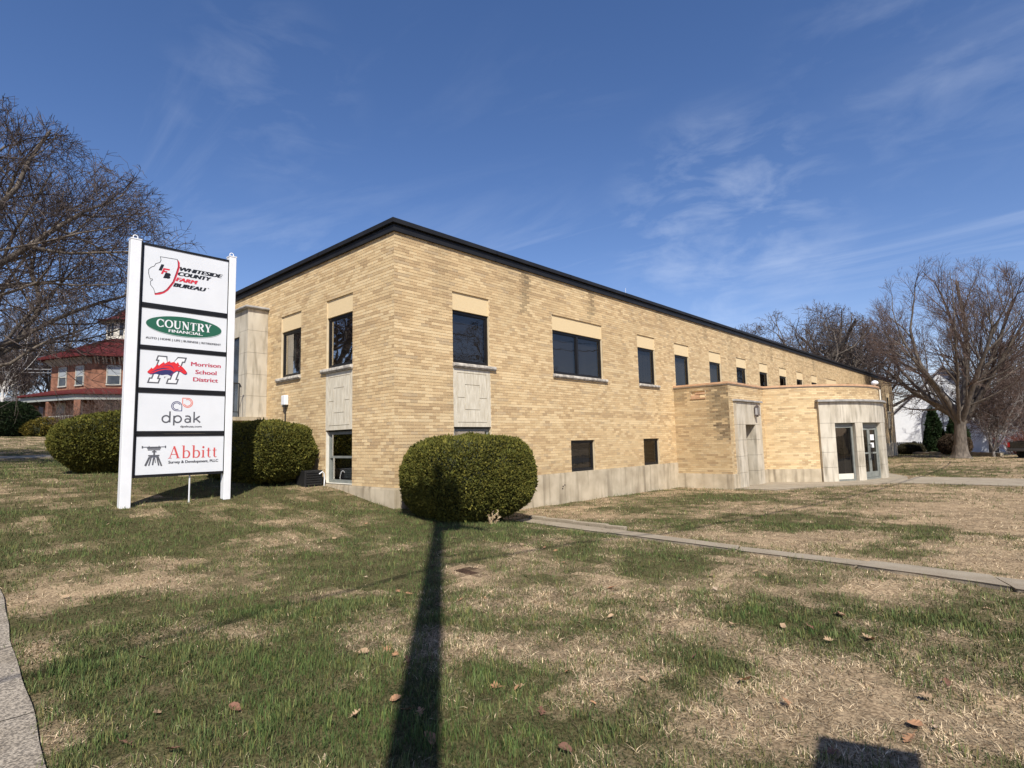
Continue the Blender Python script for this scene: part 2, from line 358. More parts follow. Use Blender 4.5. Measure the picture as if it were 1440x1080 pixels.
BL = np.array(BLOBS)
def greenness(x, y):
    x = np.asarray(x, float); y = np.asarray(y, float)
    g = .06 + (fbm(x*.55, y*.55, 3, 4)-.5)*1.7 + (fbm(x*1.25+4, y*1.25, 41, 3)-.5)*1.7 + (fbm(x*2.6, y*2.6, 9, 3)-.5)*2.3 + (fbm(x*9, y*9, 12, 2)-.5)*1.0
    g = g + .35*np.clip((-1.0-x)/4, 0, 1) + .28*np.clip((y+6)/3, 0, 1)*np.clip((1.0-x)/2, 0, 1) - .35*np.clip((x+1)/4, 0, 1)*np.clip((-4-y)/3, 0, 1)
    for cx, cy, a, b, c, d, v in BLOBS:
        dx = x-cx; dy = y-cy; p = a*dx+b*dy; q = c*dx+d*dy; s = p*p+q*q
        g = g + v*(.80 if v > 0 else (1.15 if v < -2 else .55))*np.exp(-np.minimum(s*1.1, 30)**1.3)
    return g
# pavements (polygons in plan), used to keep grass off them
WALK = [[(1.92, -1.55), (1.55, -4.04), (2.12, -3.80), (2.38, -1.45)], [(1.54, -4.07), (1.17, -6.48), (1.66, -6.32), (2.10, -3.84)],
        [(1.16, -6.52), (1.00, -7.98), (1.52, -8.02), (1.65, -6.36)], [(.93, -8.02), (.58, -9.42), (1.40, -9.22), (1.57, -8.06)], [(.56, -9.47), (.25, -10.9), (1.12, -10.9), (1.39, -9.27)],
        [(.24, -10.95), (.05, -12.4), (1.0, -12.4), (1.11, -10.95)]]
def inpoly(x, y, P):
    ins = np.zeros(x.shape, bool); n = len(P)
    for i in range(n):
        x0, y0 = P[i]; x1, y1 = P[(i+1) % n]
        if y0 == y1: continue
        c = ((y0 > y) != (y1 > y)) & (x < (x1-x0)*(y-y0)/(y1-y0)+x0); ins ^= c
    return ins
ENTR = [(12.35, -3.3), (14.6, -4.3), (17.1, -5.9), (17.1, -30), (20.9, -30), (20.9, -5.6), (24, -4.2), (27, -2), (12.35, -2.0)]
def edge_x(y): return -6.41+.0575*(y+6.05) + .010*np.sin(y*2.1)+.005*np.sin(y*5.7) - .03*(y+1)*.0
def blocked(x, y):
    b = np.zeros(x.shape, bool)
    for P in WALK: b |= inpoly(x, y, P)
    b |= inpoly(x, y, ENTR)
    b |= (x < edge_x(y)) & (x > -8.1)
    b |= (x > -.03) & (x < 54.5) & (y > -.03) & (y < 13)
    b |= (x > 12.25) & (x < 27.3) & (y > -2.02) & (y < 0)
    b |= (y > 23.3) & (y < 25.6) & (x < 0)
    b |= (y < -12.4)&(y > -14.0)
    return b
def axis(lo, hi, a, b, step, grow):
    c = list(np.arange(a, b+1e-6, step)); s = step
    x = a
    L_ = []
    while x > lo: s *= grow; x -= s; L_.append(x)
    s = step; x = c[-1]; R_ = []
    while x < hi: s *= grow; x += s; R_.append(x)
    return np.array(L_[::-1]+c+R_)
gx = axis(-500, 700, -8, 13, .15, 1.055); gy = axis(-500, 700, -11, 7, .15, 1.055)
X, Y = np.meshgrid(gx, gy); Z = T(X, Y) + (fbm(X*1.7, Y*1.7, 21, 3)-.5)*.05*np.clip(1-np.hypot(X+7, Y+9)/60, 0, 1)
V = np.stack([X, Y, Z], -1).reshape(-1, 3); ny, nx = X.shape
I = np.arange(nx*ny).reshape(ny, nx); F = np.stack([I[:-1, :-1], I[:-1, 1:], I[1:, 1:], I[1:, :-1]], -1).reshape(-1, 4)
C0 = V[F].mean(1); G = greenness(C0[:, 0], C0[:, 1])
def lawn_col(g, x, y, fine=1.0):
    t = np.clip((g+.45)/1.2, 0, 1)[:, None]; bare = np.clip((-g-1.55)/.9, 0, 1)[:, None]
    n = fbm(x*6, y*6, 33, 3)[:, None]; n2 = fbm(x*.9, y*.9, 35, 2)[:, None]
    straw = np.array([.32, .24, .148])*(.55+.9*n); straw = straw*(.8+.4*n2)
    green = np.array([.095, .085, .040])*(.6+.8*n); soil = np.array([.060, .038, .026])*(.6+.8*n)
    c = straw*(1-t)+green*t; return c*(1-bare)+soil*bare
GC = lawn_col(G, C0[:, 0], C0[:, 1])
lawnm = pm('lawn_ground', (.55, .52, .5), (1.35, 1.32, 1.3), 45, .98, .8, 120, attr=True, spec=.05)
ground = npmesh('ground', V, F, lawnm, GC, smooth=True); tag(ground, kind='structure')

def grass_blades(n, rmin, rmax, wid, hsc, segs, name, label, seed):
    g = np.random.default_rng(seed)
    rr = np.sqrt(g.uniform(rmin**2, rmax**2, n)); az = yaw + g.uniform(-math.radians(56), math.radians(56), n)
    x = CAM.x + rr*np.sin(az); y = CAM.y + rr*np.cos(az)
    k = ~blocked(x+g.normal(0, .035, n), y+g.normal(0, .035, n)); x, y, rr = x[k], y[k], rr[k]; n = len(x)
    gr = greenness(x, y) + g.normal(0, .52, n)
    keep = (gr > -1.7) | (g.random(n) < .18); x, y, rr, gr = x[keep], y[keep], rr[keep], gr[keep]; n = len(x)
    green = gr > .0
    h = np.where(green, g.uniform(.018, .054, n), g.uniform(.008, .022, n))*hsc*(.75+.5*noise3(x*2, y*2, 0, 5))
    lean = np.where(green, g.uniform(.15, .9, n), g.uniform(2.0, 6.0, n))*h
    lean = np.minimum(lean, .075*hsc)
    cl = fbm(x*13, y*13, 71, 2); cl = np.clip((cl-.28)/.44, 0, 1); h = h*(.35+1.25*cl)
    a = g.uniform(0, 2*PI, n)
    dx, dy = np.cos(a), np.sin(a)
    # blades turn their flat side to every direction
    b = a + PI/2 + g.normal(0, .5, n); wx, wy = np.cos(b)*wid, np.sin(b)*wid
    s = (.6+.5*rr/max(rmax, 1))*g.uniform(.6, 1.3, n); wx *= s; wy *= s
    z = T(x, y) + (fbm(x*1.7, y*1.7, 21, 3)-.5)*.05 - .003
    P0 = np.stack([x-wx, y-wy, z], -1); P1 = np.stack([x+wx, y+wy, z], -1)
    mxx, myy = x+dx*lean*.35, y+dy*lean*.35; mz = z+h*.62
    Q0 = np.stack([mxx-wx*.8, myy-wy*.8, mz], -1); Q1 = np.stack([mxx+wx*.8, myy+wy*.8, mz], -1)
    tip = np.stack([x+dx*lean, y+dy*lean, z+h], -1)
    t = g.random((n, 1)); t2 = g.random((n, 1))
    cg = np.array([.106, .126, .048])*(.5+.8*t) + np.array([.16, .09, .03])*np.maximum(t2-.5, 0)*1.3
    lush = np.clip((gr-.5)/1.2, 0, 1)[:, None]; cg = cg*(1-lush) + cg*np.array([.62, .84, .62])*lush
    cs = np.array([.57, .44, .275])*(.30+.95*t); cs = np.where(t2 < .12, cs*np.array([.5, .42, .36]), cs)
    dirt = np.clip((-gr-1.3)/.6, 0, 1)[:, None]; cs = cs*(1-.72*dirt)
    Cc = np.where(green[:, None], cg, cs)*(.48+.86*cl[:, None])
    if segs == 2:
        V = np.stack([P0, P1, Q1, Q0, tip], 1).reshape(-1, 3); b = np.arange(n)[:, None]*5
        F = np.concatenate([b+[0, 1, 2], b+[0, 2, 3], b+[3, 2, 4]], 0); Cf = np.concatenate([Cc]*3, 0)
    else:
        V = np.stack([P0, P1, tip], 1).reshape(-1, 3); b = np.arange(n)[:, None]*3; F = b+[0, 1, 2]; Cf = Cc
    o = npmesh(name, V, F, leafm, Cf); return tag(o, label, 'grass', kind='stuff')
grass_blades(205000, 1.8, 6.2, .0026, 1.0, 2, 'grass', 'near lawn of green and straw coloured grass blades round the pole shadow', 1)
grass_blades(225000, 6.2, 12.5, .0042, 1.0, 1, 'grass', 'patchy green and tan lawn grass between sign, bush and front walk', 2)
grass_blades(190000, 12.5, 30, .0075, 1.35, 1, 'grass', 'short patchy grass of the lawn before the entrance and beyond the hedge', 3)
grass_blades(120000, 30, 75, .022, 1.3, 1, 'grass', 'far mown grass under the big bare tree and before the brick house', 4)

# ------------------------------------------------------------------ pavements
def slab(P, name, mat, parent, top=.02, thick=.14, jit=0):
    m = MB(); n = len(P)
    vs = [(p[0]+random.uniform(-jit, jit), p[1]+random.uniform(-jit, jit)) for p in P]
    up = [(a, b, Tf(a, b)+top) for a, b in vs]; dn = [(a, b, Tf(a, b)+top-thick) for a, b in vs]
    m.add(up+dn, [tuple(range(n)) if area(vs) > 0 else tuple(range(n-1, -1, -1))]+[(i, (i+1) % n, n+(i+1) % n, n+i) for i in range(n)])
    return m.build(name, mat, parent, bevel=.008)
def area(P): return sum(P[i][0]*P[(i+1) % len(P)][1]-P[(i+1) % len(P)][0]*P[i][1] for i in range(len(P)))
def structure(name, loc=(0, 0, 0)):
    o = bpy.data.objects.new(name, None); col.objects.link(o); o.location = loc; o['kind'] = 'structure'; return o
fw = structure('front_walk', (1.5, -6, 0))
def rough_edge(P, k=7, a=.022):
    """a slab outline with slightly broken long edges"""
    out = []
    for i in range(len(P)):
        p, q = P[i], P[(i+1) % len(P)]; out.append(p); n = k if i % 2 == 0 else 3
        nx_, ny_ = -(q[1]-p[1]), q[0]-p[0]; l = math.hypot(nx_, ny_)
        for j in range(1, n):
            t = j/n; e = random.uniform(-a, a)*(1 if i % 2 == 0 else .4); out.append((p[0]+(q[0]-p[0])*t+nx_/l*e, p[1]+(q[1]-p[1])*t+ny_/l*e))
    return out
for i, P in enumerate(WALK): slab(rough_edge(P), 'slab', pave, fw, .028 + .012*(i % 2))
edg = MB()
for i in range(6):
    y0 = -1.5-.42*i; x0 = 2.40-.04*i
    edg.box(x0, x0+.10, y0-.41, y0, -.95, -.705-.01*(i % 2))
edg.build('walk_edging', pave, fw, bevel=.01)
sw = structure('sidewalk', (-7.1, -8, -.6))
ys = np.arange(-22, 30, 1.52)
for a, b in zip(ys, ys[1:]):
    n = 9; rt = [(float(edge_x(a+(b-.012-a)*i/n)), a+(b-.012-a)*i/n) for i in range(n+1)]
    m = MB(); lf = [(-7.85, p[1]) for p in rt]
    vs = []; 
    for (xl, yl), (xr, yr) in zip(lf, rt): vs += [(xl, yl, Tf(xl, yl)+.03), (xr, yr, Tf(xr, yr)+.03), (xr, yr, Tf(xr, yr)-.1)]
    m.add(vs, [(3*i, 3*i+1, 3*i+4, 3*i+3) for i in range(n)]+[(3*i+1, 3*i+2, 3*i+5, 3*i+4) for i in range(n)]); m.build('slab', aggr, sw)
ew = structure('entrance_walk', (19, -6, -.9))
slabs = [[(12.35, -2.0), (12.35, -3.3), (14.6, -4.3), (14.6, -2.0)], [(14.62, -2.0), (14.62, -4.31), (17.1, -5.9), (17.1, -3.0), (16, -2)], [(17.12, -3), (17.12, -5.9), (19.0, -5.9), (19.0, -3)], [(19.02, -3), (19.02, -5.9), (20.9, -5.6), (24, -4.2), (24, -3)]]
slabs += [[(17.1, y), (17.1, y-1.78), (20.9, y-1.78), (20.9, y)] for y in np.arange(-5.92, -28, -1.8)]
for P in slabs: slab(P, 'slab', pave, ew, .03)
dv = structure('driveway', (-20, 24.4, .6))
for i in range(12):
    x0 = -36+3.0*i; slab([(x0, 23.4), (x0+2.98, 23.4), (x0+2.98, 25.5), (x0, 25.5)], 'slab', pave, dv, .05)
rd = MB(); xs_ = np.arange(-80, 120, 4.)
for a, b in zip(xs_, xs_[1:]): rd.add([(a, -27, Tf(a, -27)+.02), (b, -27, Tf(b, -27)+.02), (b, -18, Tf(b, -18)+.02), (a, -18, Tf(a, -18)+.02)], [(0, 1, 2, 3)])
tag(rd.build('road', asphalt), kind='structure')

# ------------------------------------------------------------------ the office building
LB, DB, HB = 54.5, 13.0, 5.42
ob = thing('office_building', (0, 0, -.4), 'long two storey buff brick office block with black roof edge and curved marble entrance bay', 'building')
CH = HB/80
class Wall:
    def __init__(s, p0, p1=None, arc=None):
        s.arc = arc
        if arc is None:
            s.p0 = Vector(p0); d = Vector(p1)-s.p0; s.len = d.length; s.U = d/s.len; s.Nn = Vector((s.U.y, -s.U.x))   # outward = right of travel
        else:
            s.c, s.R, s.t0, s.t1 = arc; s.len = s.R*(s.t1-s.t0)
    def at(s, u, d, z):   # d positive = inward
        if s.arc is None: p = s.p0+s.U*u-s.Nn*d; return (p.x, p.y, z)
        t = s.t0+u/s.R; R = s.R-d; return (s.c[0]+R*math.sin(t), s.c[1]-R*math.cos(t), z)
    def box(s, mb, u0, u1, d0, d1, z0, z1, c=None):
        n = 1 if s.arc is None else max(1, int(abs(u1-u0)/.25))
        vs = []
        for i in range(n+1):
            u = u0+(u1-u0)*i/n; vs += [s.at(u, d0, z0), s.at(u, d1, z0), s.at(u, d1, z1), s.at(u, d0, z1)]
        fs = [(0, 1, 2, 3), tuple(4*n+i for i in (3, 2, 1, 0))]
        for i in range(n):
            a = 4*i; b = a+4; fs += [(a, b, b+1, a+1), (a+1, b+1, b+2, a+2), (a+2, b+2, b+3, a+3), (a+3, b+3, b, a)]
        mb.add(vs, fs, c)
BR = []      # every brick: (centre, quad corner list, full?, wall, u, z, colour)
def stain_and_tone(wid, u, z):
    k = 1.0
    if wid == 'front':
        for c, w_, z0 in ((4.15, .10, 4.3), (4.3, .08, 4.7), (7.2, .10, 4.45), (7.32, .06, 4.7), (15.3, .12, 4.8), (23.1, .08, 4.6), (11.4, .1, 5.1), (30.3, .1, 4.7)):
            if abs(u-c) < w_*1.8 and z > z0: k *= .62+.3*random.random()
        if z > 5.25: k *= .9
        k *= 1-.5*max(0, float(fbm(u*2.2, z*.25, 91, 3))-.56)*max(0, z-3.6)
    if wid in ('front', 'left'):
        k *= .93+.14*float(fbm(u*.45, z*.6, 88, 2))
        ends = [h for a, b, p in (half if wid == 'front' else [(DB-2.79, DB-1.61, 1), (DB-5.19, DB-4.06, 1)]) for h in (a, b+.12)]
        if 1.7 < z < 2.62 and any(abs(u-e) < .12 for e in ends): k *= .86+.12*random.random()
        if z < .35: k *= .93
    if wid in ('wl', 'wn', 'arc'):
        n = fbm(u*1.7+3, z*.6, 51, 3)
        if z > 2.2: k *= 1-.75*max(0, float(n)-.40)*(z-2.0)*1.3
        if wid == 'wl':
            if u > 1.50 and z > .75: k *= .36+.3*random.random() if random.random() < .8 else 1
            elif u > 1.25 and z > 1.4: k *= .72
            k *= .80  # whole side face toned darker
            if z > 2.2 and u < .5: k *= .72
        if wid == 'wn' and u < .3: k *= .85
    return max(k, .22)
PALETTE = [((.68, .50, .262), 5), ((.61, .435, .222), 5), ((.535, .37, .185), 3), ((.46, .31, .155), 1.0), ((.74, .56, .305), 3), ((.50, .37, .21), 1)]
PAL = [c for c, n in PALETTE for _ in range(int(n))]
def lay_bricks(W, wid, z0, z1, holes=(), ustart=0.0, uend=None, m_mat=None, name='wall'):
    uend = W.len if uend is None else uend
    nc = int(round((z1-z0)/CH)); BLn = .2032; J = .0095
    cur = random.choice(PAL)
    for k in range(nc):
        zb = z0+k*CH+J*.5; zt = zb+CH-J; zc = (zb+zt)/2
        iv = [(ustart, uend)]
        for (h0, h1, hz0, hz1) in holes:
            if hz0 < zc < hz1:
                nv = []
                for a, b in iv:
                    if h1 <= a or h0 >= b: nv.append((a, b))
                    else:
                        if h0 > a: nv.append((a, h0))
                        if h1 < b: nv.append((h1, b))
                iv = nv
        band = random.random()
        off = (k % 2)*BLn/2
        for a, b in iv:
            u = math.floor((a-off)/BLn)*BLn+off
            while u < b:
                s = max(a, u+(0 if u <= a else 0)); e = min(b, u+BLn-J)
                if e-s > .03:
                    if random.random() > .12: cur = random.choice(PAL)
                    if band > .86 and random.random() < .5: cur = (.75, .575, .32)
                    if band < .08 and random.random() < .4: cur = (.43, .29, .145)
                    cm = tuple(q_+.74*(p_-q_) for p_, q_ in zip(cur, (.625, .45, .24)))
                    t = stain_and_tone(wid, (s+e)/2, zc)*random.uniform(.93, 1.07)
                    BR.append((W, s, e, zb, zt, tuple(min(.82, q*t*m_) for q, m_ in zip(cm, (1, 1.005, 1.03))), (e-s) > BLn-J-.002 and W.arc is None))
                u += BLn
    # mortar bed with the openings left out, and reveals round them
    us = sorted({ustart, uend, *[h for q in holes for h in q[:2] if ustart < h < uend]}); zs = sorted({z0, z1, *[h for q in holes for h in q[2:] if z0 < h < z1]})
    mb = MB()
    for a, b in zip(us, us[1:]):
        n = 1 if W.arc is None else max(1, int((b-a)/.2))
        for c, d in zip(zs, zs[1:]):
            if any(h[0] <= (a+b)/2 <= h[1] and h[2] <= (c+d)/2 <= h[3] for h in holes): continue
            for i in range(n):
                p, q = a+(b-a)*i/n, a+(b-a)*(i+1)/n
                mb.add([W.at(p, .0065, c), W.at(q, .0065, c), W.at(q, .0065, d), W.at(p, .0065, d)], [(0, 1, 2, 3)])
    for h0, h1, hz0, hz1 in holes:
        cut = hz0 < z0; hz0 = max(hz0, z0); hz1 = min(hz1, z1)
        for q in ([(h0, hz0), (h0, hz1)], [(h1, hz1), (h1, hz0)], [(h0, hz1), (h1, hz1)], [(h1, hz0), (h0, hz0)]):
            (ua, za), (ub, zb_) = q
            if cut and za == zb_ == hz0: continue
            mb.add([W.at(ua, .0045, za), W.at(ub, .0045, zb_), W.at(ub, .20, zb_), W.at(ua, .20, za)], [(0, 1, 2, 3)])
    return mb.build(name, m_mat or mortar, ob)

WF = Wall((0, 0), (LB, 0)); WL = Wall((0, DB), (0, 0))
# front openings: (u0, u1, panes)
half = [(1.62, 2.82, 1), (5.30, 7.76, 2), (9.87, 11.05, 1), (12.52, 13.70, 1), (15.53, 16.71, 1), (18.36, 19.54, 1), (21.2, 22.38, 1), (24.05, 25.23, 1), (26.88, 28.06, 1), (29.7, 30.88, 1), (32.9, 35.36, 2), (37.9, 39.08, 1), (40.8, 41.98, 1), (43.6, 44.78, 1), (47.75, 48.93, 1), (51.68, 52.88, 1)]
LOW = [(5.99, 7.15, .0, .88), (9.99, 11.04, .0, .88), (46.9, 48.0, .0, .88), (49.3, 49.8, .1, .7)]
ZL, ZH, ZT = 2.74, 3.97, 4.41
holesF = [(a, b, ZL, ZT) for a, b, p in half]+[(1.62, 2.82, -1, 2.62), (51.68, 52.88, -1, 2.62)]+[(a, b, -1 if c == 0 else c, d) for a, b, c, d in LOW]
wallF = lay_bricks(WF, 'front', 0, HB, holesF, 0, LB)
def Lu(y): return DB-y
lw = [(1.61, 2.79, 1), (4.06, 5.19, 1)]
holesL = [(Lu(b), Lu(a), ZL, ZT) for a, b, p in lw]+[(Lu(2.79), Lu(1.61), -1, 2.62)]
wallL = lay_bricks(WL, 'left', 0, HB, holesL, 0, DB-.008)
RB = 4.4; BC = (19.8, -.6); TH0 = math.radians(-71.45); TM = math.radians(-47)
def AP(deg, R=RB): a = math.radians(deg); return (BC[0]+R*math.sin(a), BC[1]-R*math.cos(a))
XA = 12.3; XB = AP(-71.45)[0]; XC = 2*BC[0]-XB; XD = 2*BC[0]-XA
zw0, zw1 = -.38, -.38+45*CH
W1 = Wall((XA, 0), (XA, -2.0)); W2 = Wall((XA, -2.0), (XB, -2.0)); W3 = Wall(None, arc=(BC, RB, TH0, -TH0)); W4 = Wall((XC, -2), (XD, -2)); W5 = Wall((XD, -2.0), (XD, 0))
NX0, NX1 = 12.68, 15.02
sc_hole = (.66, 1.18, 2.28, 2.52)
lay_bricks(W1, 'wl', zw0, zw1, [sc_hole], .0, m_mat=mortar_old, name='wing_wall')
lay_bricks(W2, 'wn', zw0, zw1, [(NX0-XA, NX1-XA, -2, 2.10)], .008, m_mat=mortar_old, name='wing_wall')
um = RB*(TM-TH0)
lay_bricks(W3, 'arc', zw0, zw1, [(um, W3.len-um, -2, 2.10)], m_mat=mortar_old, name='wing_wall')
lay_bricks(W4, 'wn', zw0, zw1, (), m_mat=mortar_old, name='wing_wall')
lay_bricks(W5, 'wl', zw0, zw1, (), .008, m_mat=mortar_old, name='wing_wall')
# the 300 bricks that show largest are objects of their own, the rest one mesh
def psize(b):
    W, s, e, z0, z1, c, full = b
    p = Vector(W.at((s+e)/2, 0, (z0+z1)/2)); q0 = Vector(W.at(s, 0, z0)); q1 = Vector(W.at(e, 0, z1)); d = p-CAM
    def pr(q): v = q-CAM; return Vector((v.dot(r2), v.dot(u2)))/v.dot(f)
    a = pr(q1)-pr(q0); return abs(a.x)*abs(pr(Vector(W.at(s, 0, z1))).y-pr(q0).y)
order = sorted([i for i, b in enumerate(BR) if b[6] and (b[0] is WF and b[1] < 4.5 or b[0] is WL and b[1] > DB-4)], key=lambda i: -psize(BR[i]))[:296]
sel = set(order)
bm_ = MB(); bm_.box(-.09685, .09685, 0, .010, -.0291, .0291)
bme = None
for i in order:
    W, s, e, z0, z1, c, full = BR[i]; par = wallF if W is WF else wallL
    if bme is None:
        o = bm_.build('brick', brick_o, par, org=(0, 0, 0)); bme = o.data
    else:
        o = bpy.data.objects.new('brick', bme); col.objects.link(o); o.parent = par
    o.location = Vector(W.at((s+e)/2, -.001, (z0+z1)/2))-ob.location
    o.rotation_euler.z = math.atan2(W.U.y, W.U.x); o.color = (*c, 1)
V = []; Cc = []
for i, b in enumerate(BR):
    if i in sel: continue
    W, s, e, z0, z1, c, full = b; pr_ = random.uniform(-.0012, .0012); a_ = W.at
    V += [a_(s, pr_, z0), a_(e, pr_, z0), a_(e, pr_, z1), a_(s, pr_, z1), a_(s, .009, z0), a_(e, .009, z0), a_(e, .009, z1), a_(s, .009, z1)]; Cc.append(c)
V = np.array(V)-np.array(ob.location); n = len(Cc); base = np.arange(n)[:, None]*8
F = np.concatenate([base+q for q in ([0, 1, 2, 3], [0, 4, 5, 1], [1, 5, 6, 2], [2, 6, 7, 3], [3, 7, 4, 0])], 0)
bw = npmesh('brickwork', V, F, brick_m, np.concatenate([np.array(Cc)]*5, 0), parent=ob); bw['kind'] = 'stuff'

def band(path, z0, z1, o_out, o_in, mb):
    n = len(path); pts = [Vector(p) for p in path]; nr = []
    for i in range(n):
        ds = []
        if i > 0: ds.append((pts[i]-pts[i-1]).normalized())
        if i < n-1: ds.append((pts[i+1]-pts[i]).normalized())
        ns = [Vector((d.y, -d.x)) for d in ds]; m = sum(ns, Vector((0, 0))).normalized(); nr.append(m/max(.3, m.dot(ns[0])))
    vs = []
    for p, q in zip(pts, nr):
        a = p+q*o_out; b = p+q*o_in; vs += [(a.x, a.y, z0), (b.x, b.y, z0), (b.x, b.y, z1), (a.x, a.y, z1)]
    fs = [(3, 2, 1, 0), tuple(4*(n-1)+i for i in range(4))]
    for i in range(n-1):
        a = 4*i; b = a+4; fs += [(a, a+1, b+1, b), (a+1, a+2, b+2, b+1), (a+2, a+3, b+3, b+2), (a+3, a, b, b+3)]
    mb.add(vs, fs)
outl = [(0, DB), (0, 0), (LB, 0), (LB, DB)]
m = MB(); band(outl, 5.415, 5.545, .050, -.1, m); m.build('fascia', fasc, ob)
m = MB(); band(outl, 5.548, 5.575, .030, -.1, m); m.build('fascia', black, ob)
m = MB(); band(outl, 5.578, 5.675, .105, -.1, m); m.build('roof_edge', fasc, ob)
for i in range(1, 18): m = MB(); WF.box(m, 3.05*i-.03, 3.05*i+.03, -.108, -.104, 5.582, 5.672); WF.box(m, 3.05*i-.02, 3.05*i+.02, -.0535, -.0495, 5.42, 5.54); m.build('edge_joint', black, ob)
for i in range(1, 4): m = MB(); WL.box(m, DB-3.05*i-.03, DB-3.05*i+.03, -.108, -.104, 5.582, 5.672); m.build('edge_joint', black, ob)
m = MB(); m.box(.05, LB-.05, .05, DB, 5.3, 5.40); m.build('roof', roofm, ob)
m = MB(); m.box(LB-.3, LB-.001, .3, DB, -1.5, 5.41); m.box(.3, LB, DB-.3, DB+.05, -1.5, 5.41); m.build('rear_wall', mortar, ob)
m = MB(); m.box(.45, LB-.4, .45, .5, -1.5, 5.29); m.box(.45, .5, .5, DB-.4, -1.5, 5.29); m.build('inner_lining', darkin, ob)
# foundation, with the small ledge the bricks stand on
for pth in ([(0, DB), (0, 0), (XA, 0)], [(XD, 0), (LB, 0)]):
    m = MB(); band(pth, -1.9, -.035, .035, -.15, m); m.build('foundation', concrete, ob); m = MB(); band(pth, -.034, 0.0, .022, -.15, m); m.build('foundation_ledge', concrete, ob)
arcL = [AP(d) for d in np.linspace(-71.45, -47.3, 12)]; arcR = [(2*BC[0]-x, y) for x, y in arcL[::-1]]
for pth in ([(XA, -.0), (XA, -2), (NX0, -2)], [(NX1, -2), *arcL], [*arcR, (XD, -2), (XD, 0)]):
    m = MB(); band(pth, -1.6, -.40, .045, -.15, m); m.build('wing_foundation', concrete, ob); m = MB(); band(pth, -.399, -.378, .025, -.15, m); m.build('foundation_ledge', concrete, ob)
wp = [(XA, 0.0), (XA, -2), *[AP(d) for d in np.linspace(-71.45, 71.45, 40)], (XD, -2), (XD, 0)]
m = MB(); band(wp, zw1+.002, zw1+.035, .012, -.2, m); m.build('coping_bed', cream, ob)
m = MB(); band(wp, zw1+.037, zw1+.075, .050, -.22, m); band(wp, zw1+.075, zw1+.105, .035, -.20, m); m.build('coping', terra, ob)
m = MB(); m.prism([(x*1.0, min(y+.0, -.0)) for x, y in [(XA+.15, 0), (XA+.15, -1.85), *[AP(d, 4.25) for d in np.linspace(-71, 71, 30)], (XD-.15, -1.85), (XD-.15, 0)]], 2.50, 2.56); m.build('wing_roof', roofm, ob)
# scupper
m = MB(); W1.box(m, .64, 1.20, -.03, .05, 2.24, 2.275); m.build('scupper_sill', terra, ob)
m = MB(); W1.box(m, .66, .98, -.012, .06, 2.285, 2.38); W1.box(m, .82, 1.18, -.02, .06, 2.40, 2.46); m.build('scupper_tile', terra, ob)
m = MB(); W1.box(m, .66, 1.18, .07, .09, 2.28, 2.52); W1.box(m, .99, 1.17, .0, .06, 2.285, 2.39); m.build('scupper', stucco, ob)

def window(W, a, b, z0, z1, panes, fm=black, gm=glass, bl='blind', rev=.07, sash='right'):
    """frame > pane, sash, blind set back in the opening"""
    fw_ = .055; m = MB()
    W.box(m, a, a+fw_, rev, rev+.07, z0, z1); W.box(m, b-fw_, b, rev, rev+.07, z0, z1)
    W.box(m, a+fw_, b-fw_, rev, rev+.07, z1-fw_, z1); W.box(m, a+fw_, b-fw_, rev, rev+.07, z0, z0+fw_)
    if panes == 2: mid = (a+b)/2; W.box(m, mid-.04, mid+.04, rev-.005, rev+.065, z0+fw_, z1-fw_)
    fr = m.build('window', fm, ob)
    spans = [(a+fw_, b-fw_)] if panes == 1 else [(a+fw_, (a+b)/2-.04), ((a+b)/2+.04, b-fw_)]
    for (p, q) in spans:
        s = MB(); t = .028; d0, d1 = rev+.018, rev+.05
        W.box(s, p, p+t, d0, d1, z0+fw_, z1-fw_); W.box(s, q-t*1.6, q, d0, d1, z0+fw_, z1-fw_); W.box(s, p+t, q-t*1.6, d0, d1, z1-fw_-t, z1-fw_); W.box(s, p+t, q-t*1.6, d0, d1, z0+fw_, z0+fw_+t)
        s.build('sash', fm, fr)
        g = MB(); W.box(g, p+t, q-t*1.6, rev+.030, rev+.036, z0+fw_+t, z1-fw_-t); g.build('pane', gm, fr)
        c = MB()
        if bl == 'blind':
            k = int((q-p)/.085); e = (q-p)/k
            for i in range(k): W.box(c, p+e*i+.003, p+e*(i+1)-.003, rev+.10+.012*(i % 2), rev+.104+.012*(i % 2), z0+.03, z1-.03)
            W.box(c, p, q, rev+.13, rev+.14, z0, z1); c.build('blind', blindm, fr)
        elif bl == 'roller':
            W.box(c, p, q, rev+.12, rev+.13, z0, z1); c.build('blind', blindm if a < 9 else blind2, fr)
        elif bl == 'curtain':
            k = int((q-p)/.05)
            for i in range(k):
                if .42 < i/k < .60: continue
                W.box(c, p+(q-p)*i/k, p+(q-p)*(i+1)/k-.002, rev+.12+.02*math.sin(i*1.3), rev+.13+.02*math.sin(i*1.3), z0, z1)
            c.build('curtain', curtain, fr); c2 = MB(); W.box(c2, p, q, rev+.3, rev+.31, z0, z1); c2.build('interior', darkin, fr)
        else:
            W.box(c, p, q, rev+.34, rev+.35, z0-.02, z1+.02); c.build('interior', darkin, fr)
    return fr
def sill(W, a, b, z0, z1, par=None):
    m = MB(); W.box(m, a, b, -.055, .07, z0+.02, z1-.012); W.box(m, a+.004, b-.004, -.07, .06, z0+.035, z1-.03); W.box(m, a+.01, b-.01, -.04, .07, z0, z0+.02); m.build('sill', sillm, par or ob, smooth=False, bevel=.008)
def lintel(W, a, b):
    m = MB(); W.box(m, a+.004, b-.004, .032, .16, ZH+.012, ZT-.004); m.build('lintel_panel', stucco, ob)
    m = MB(); W.box(m, a+.004, b-.004, .10, .17, ZH-.004, ZH+.008); m.build('lintel_soffit', black, ob)
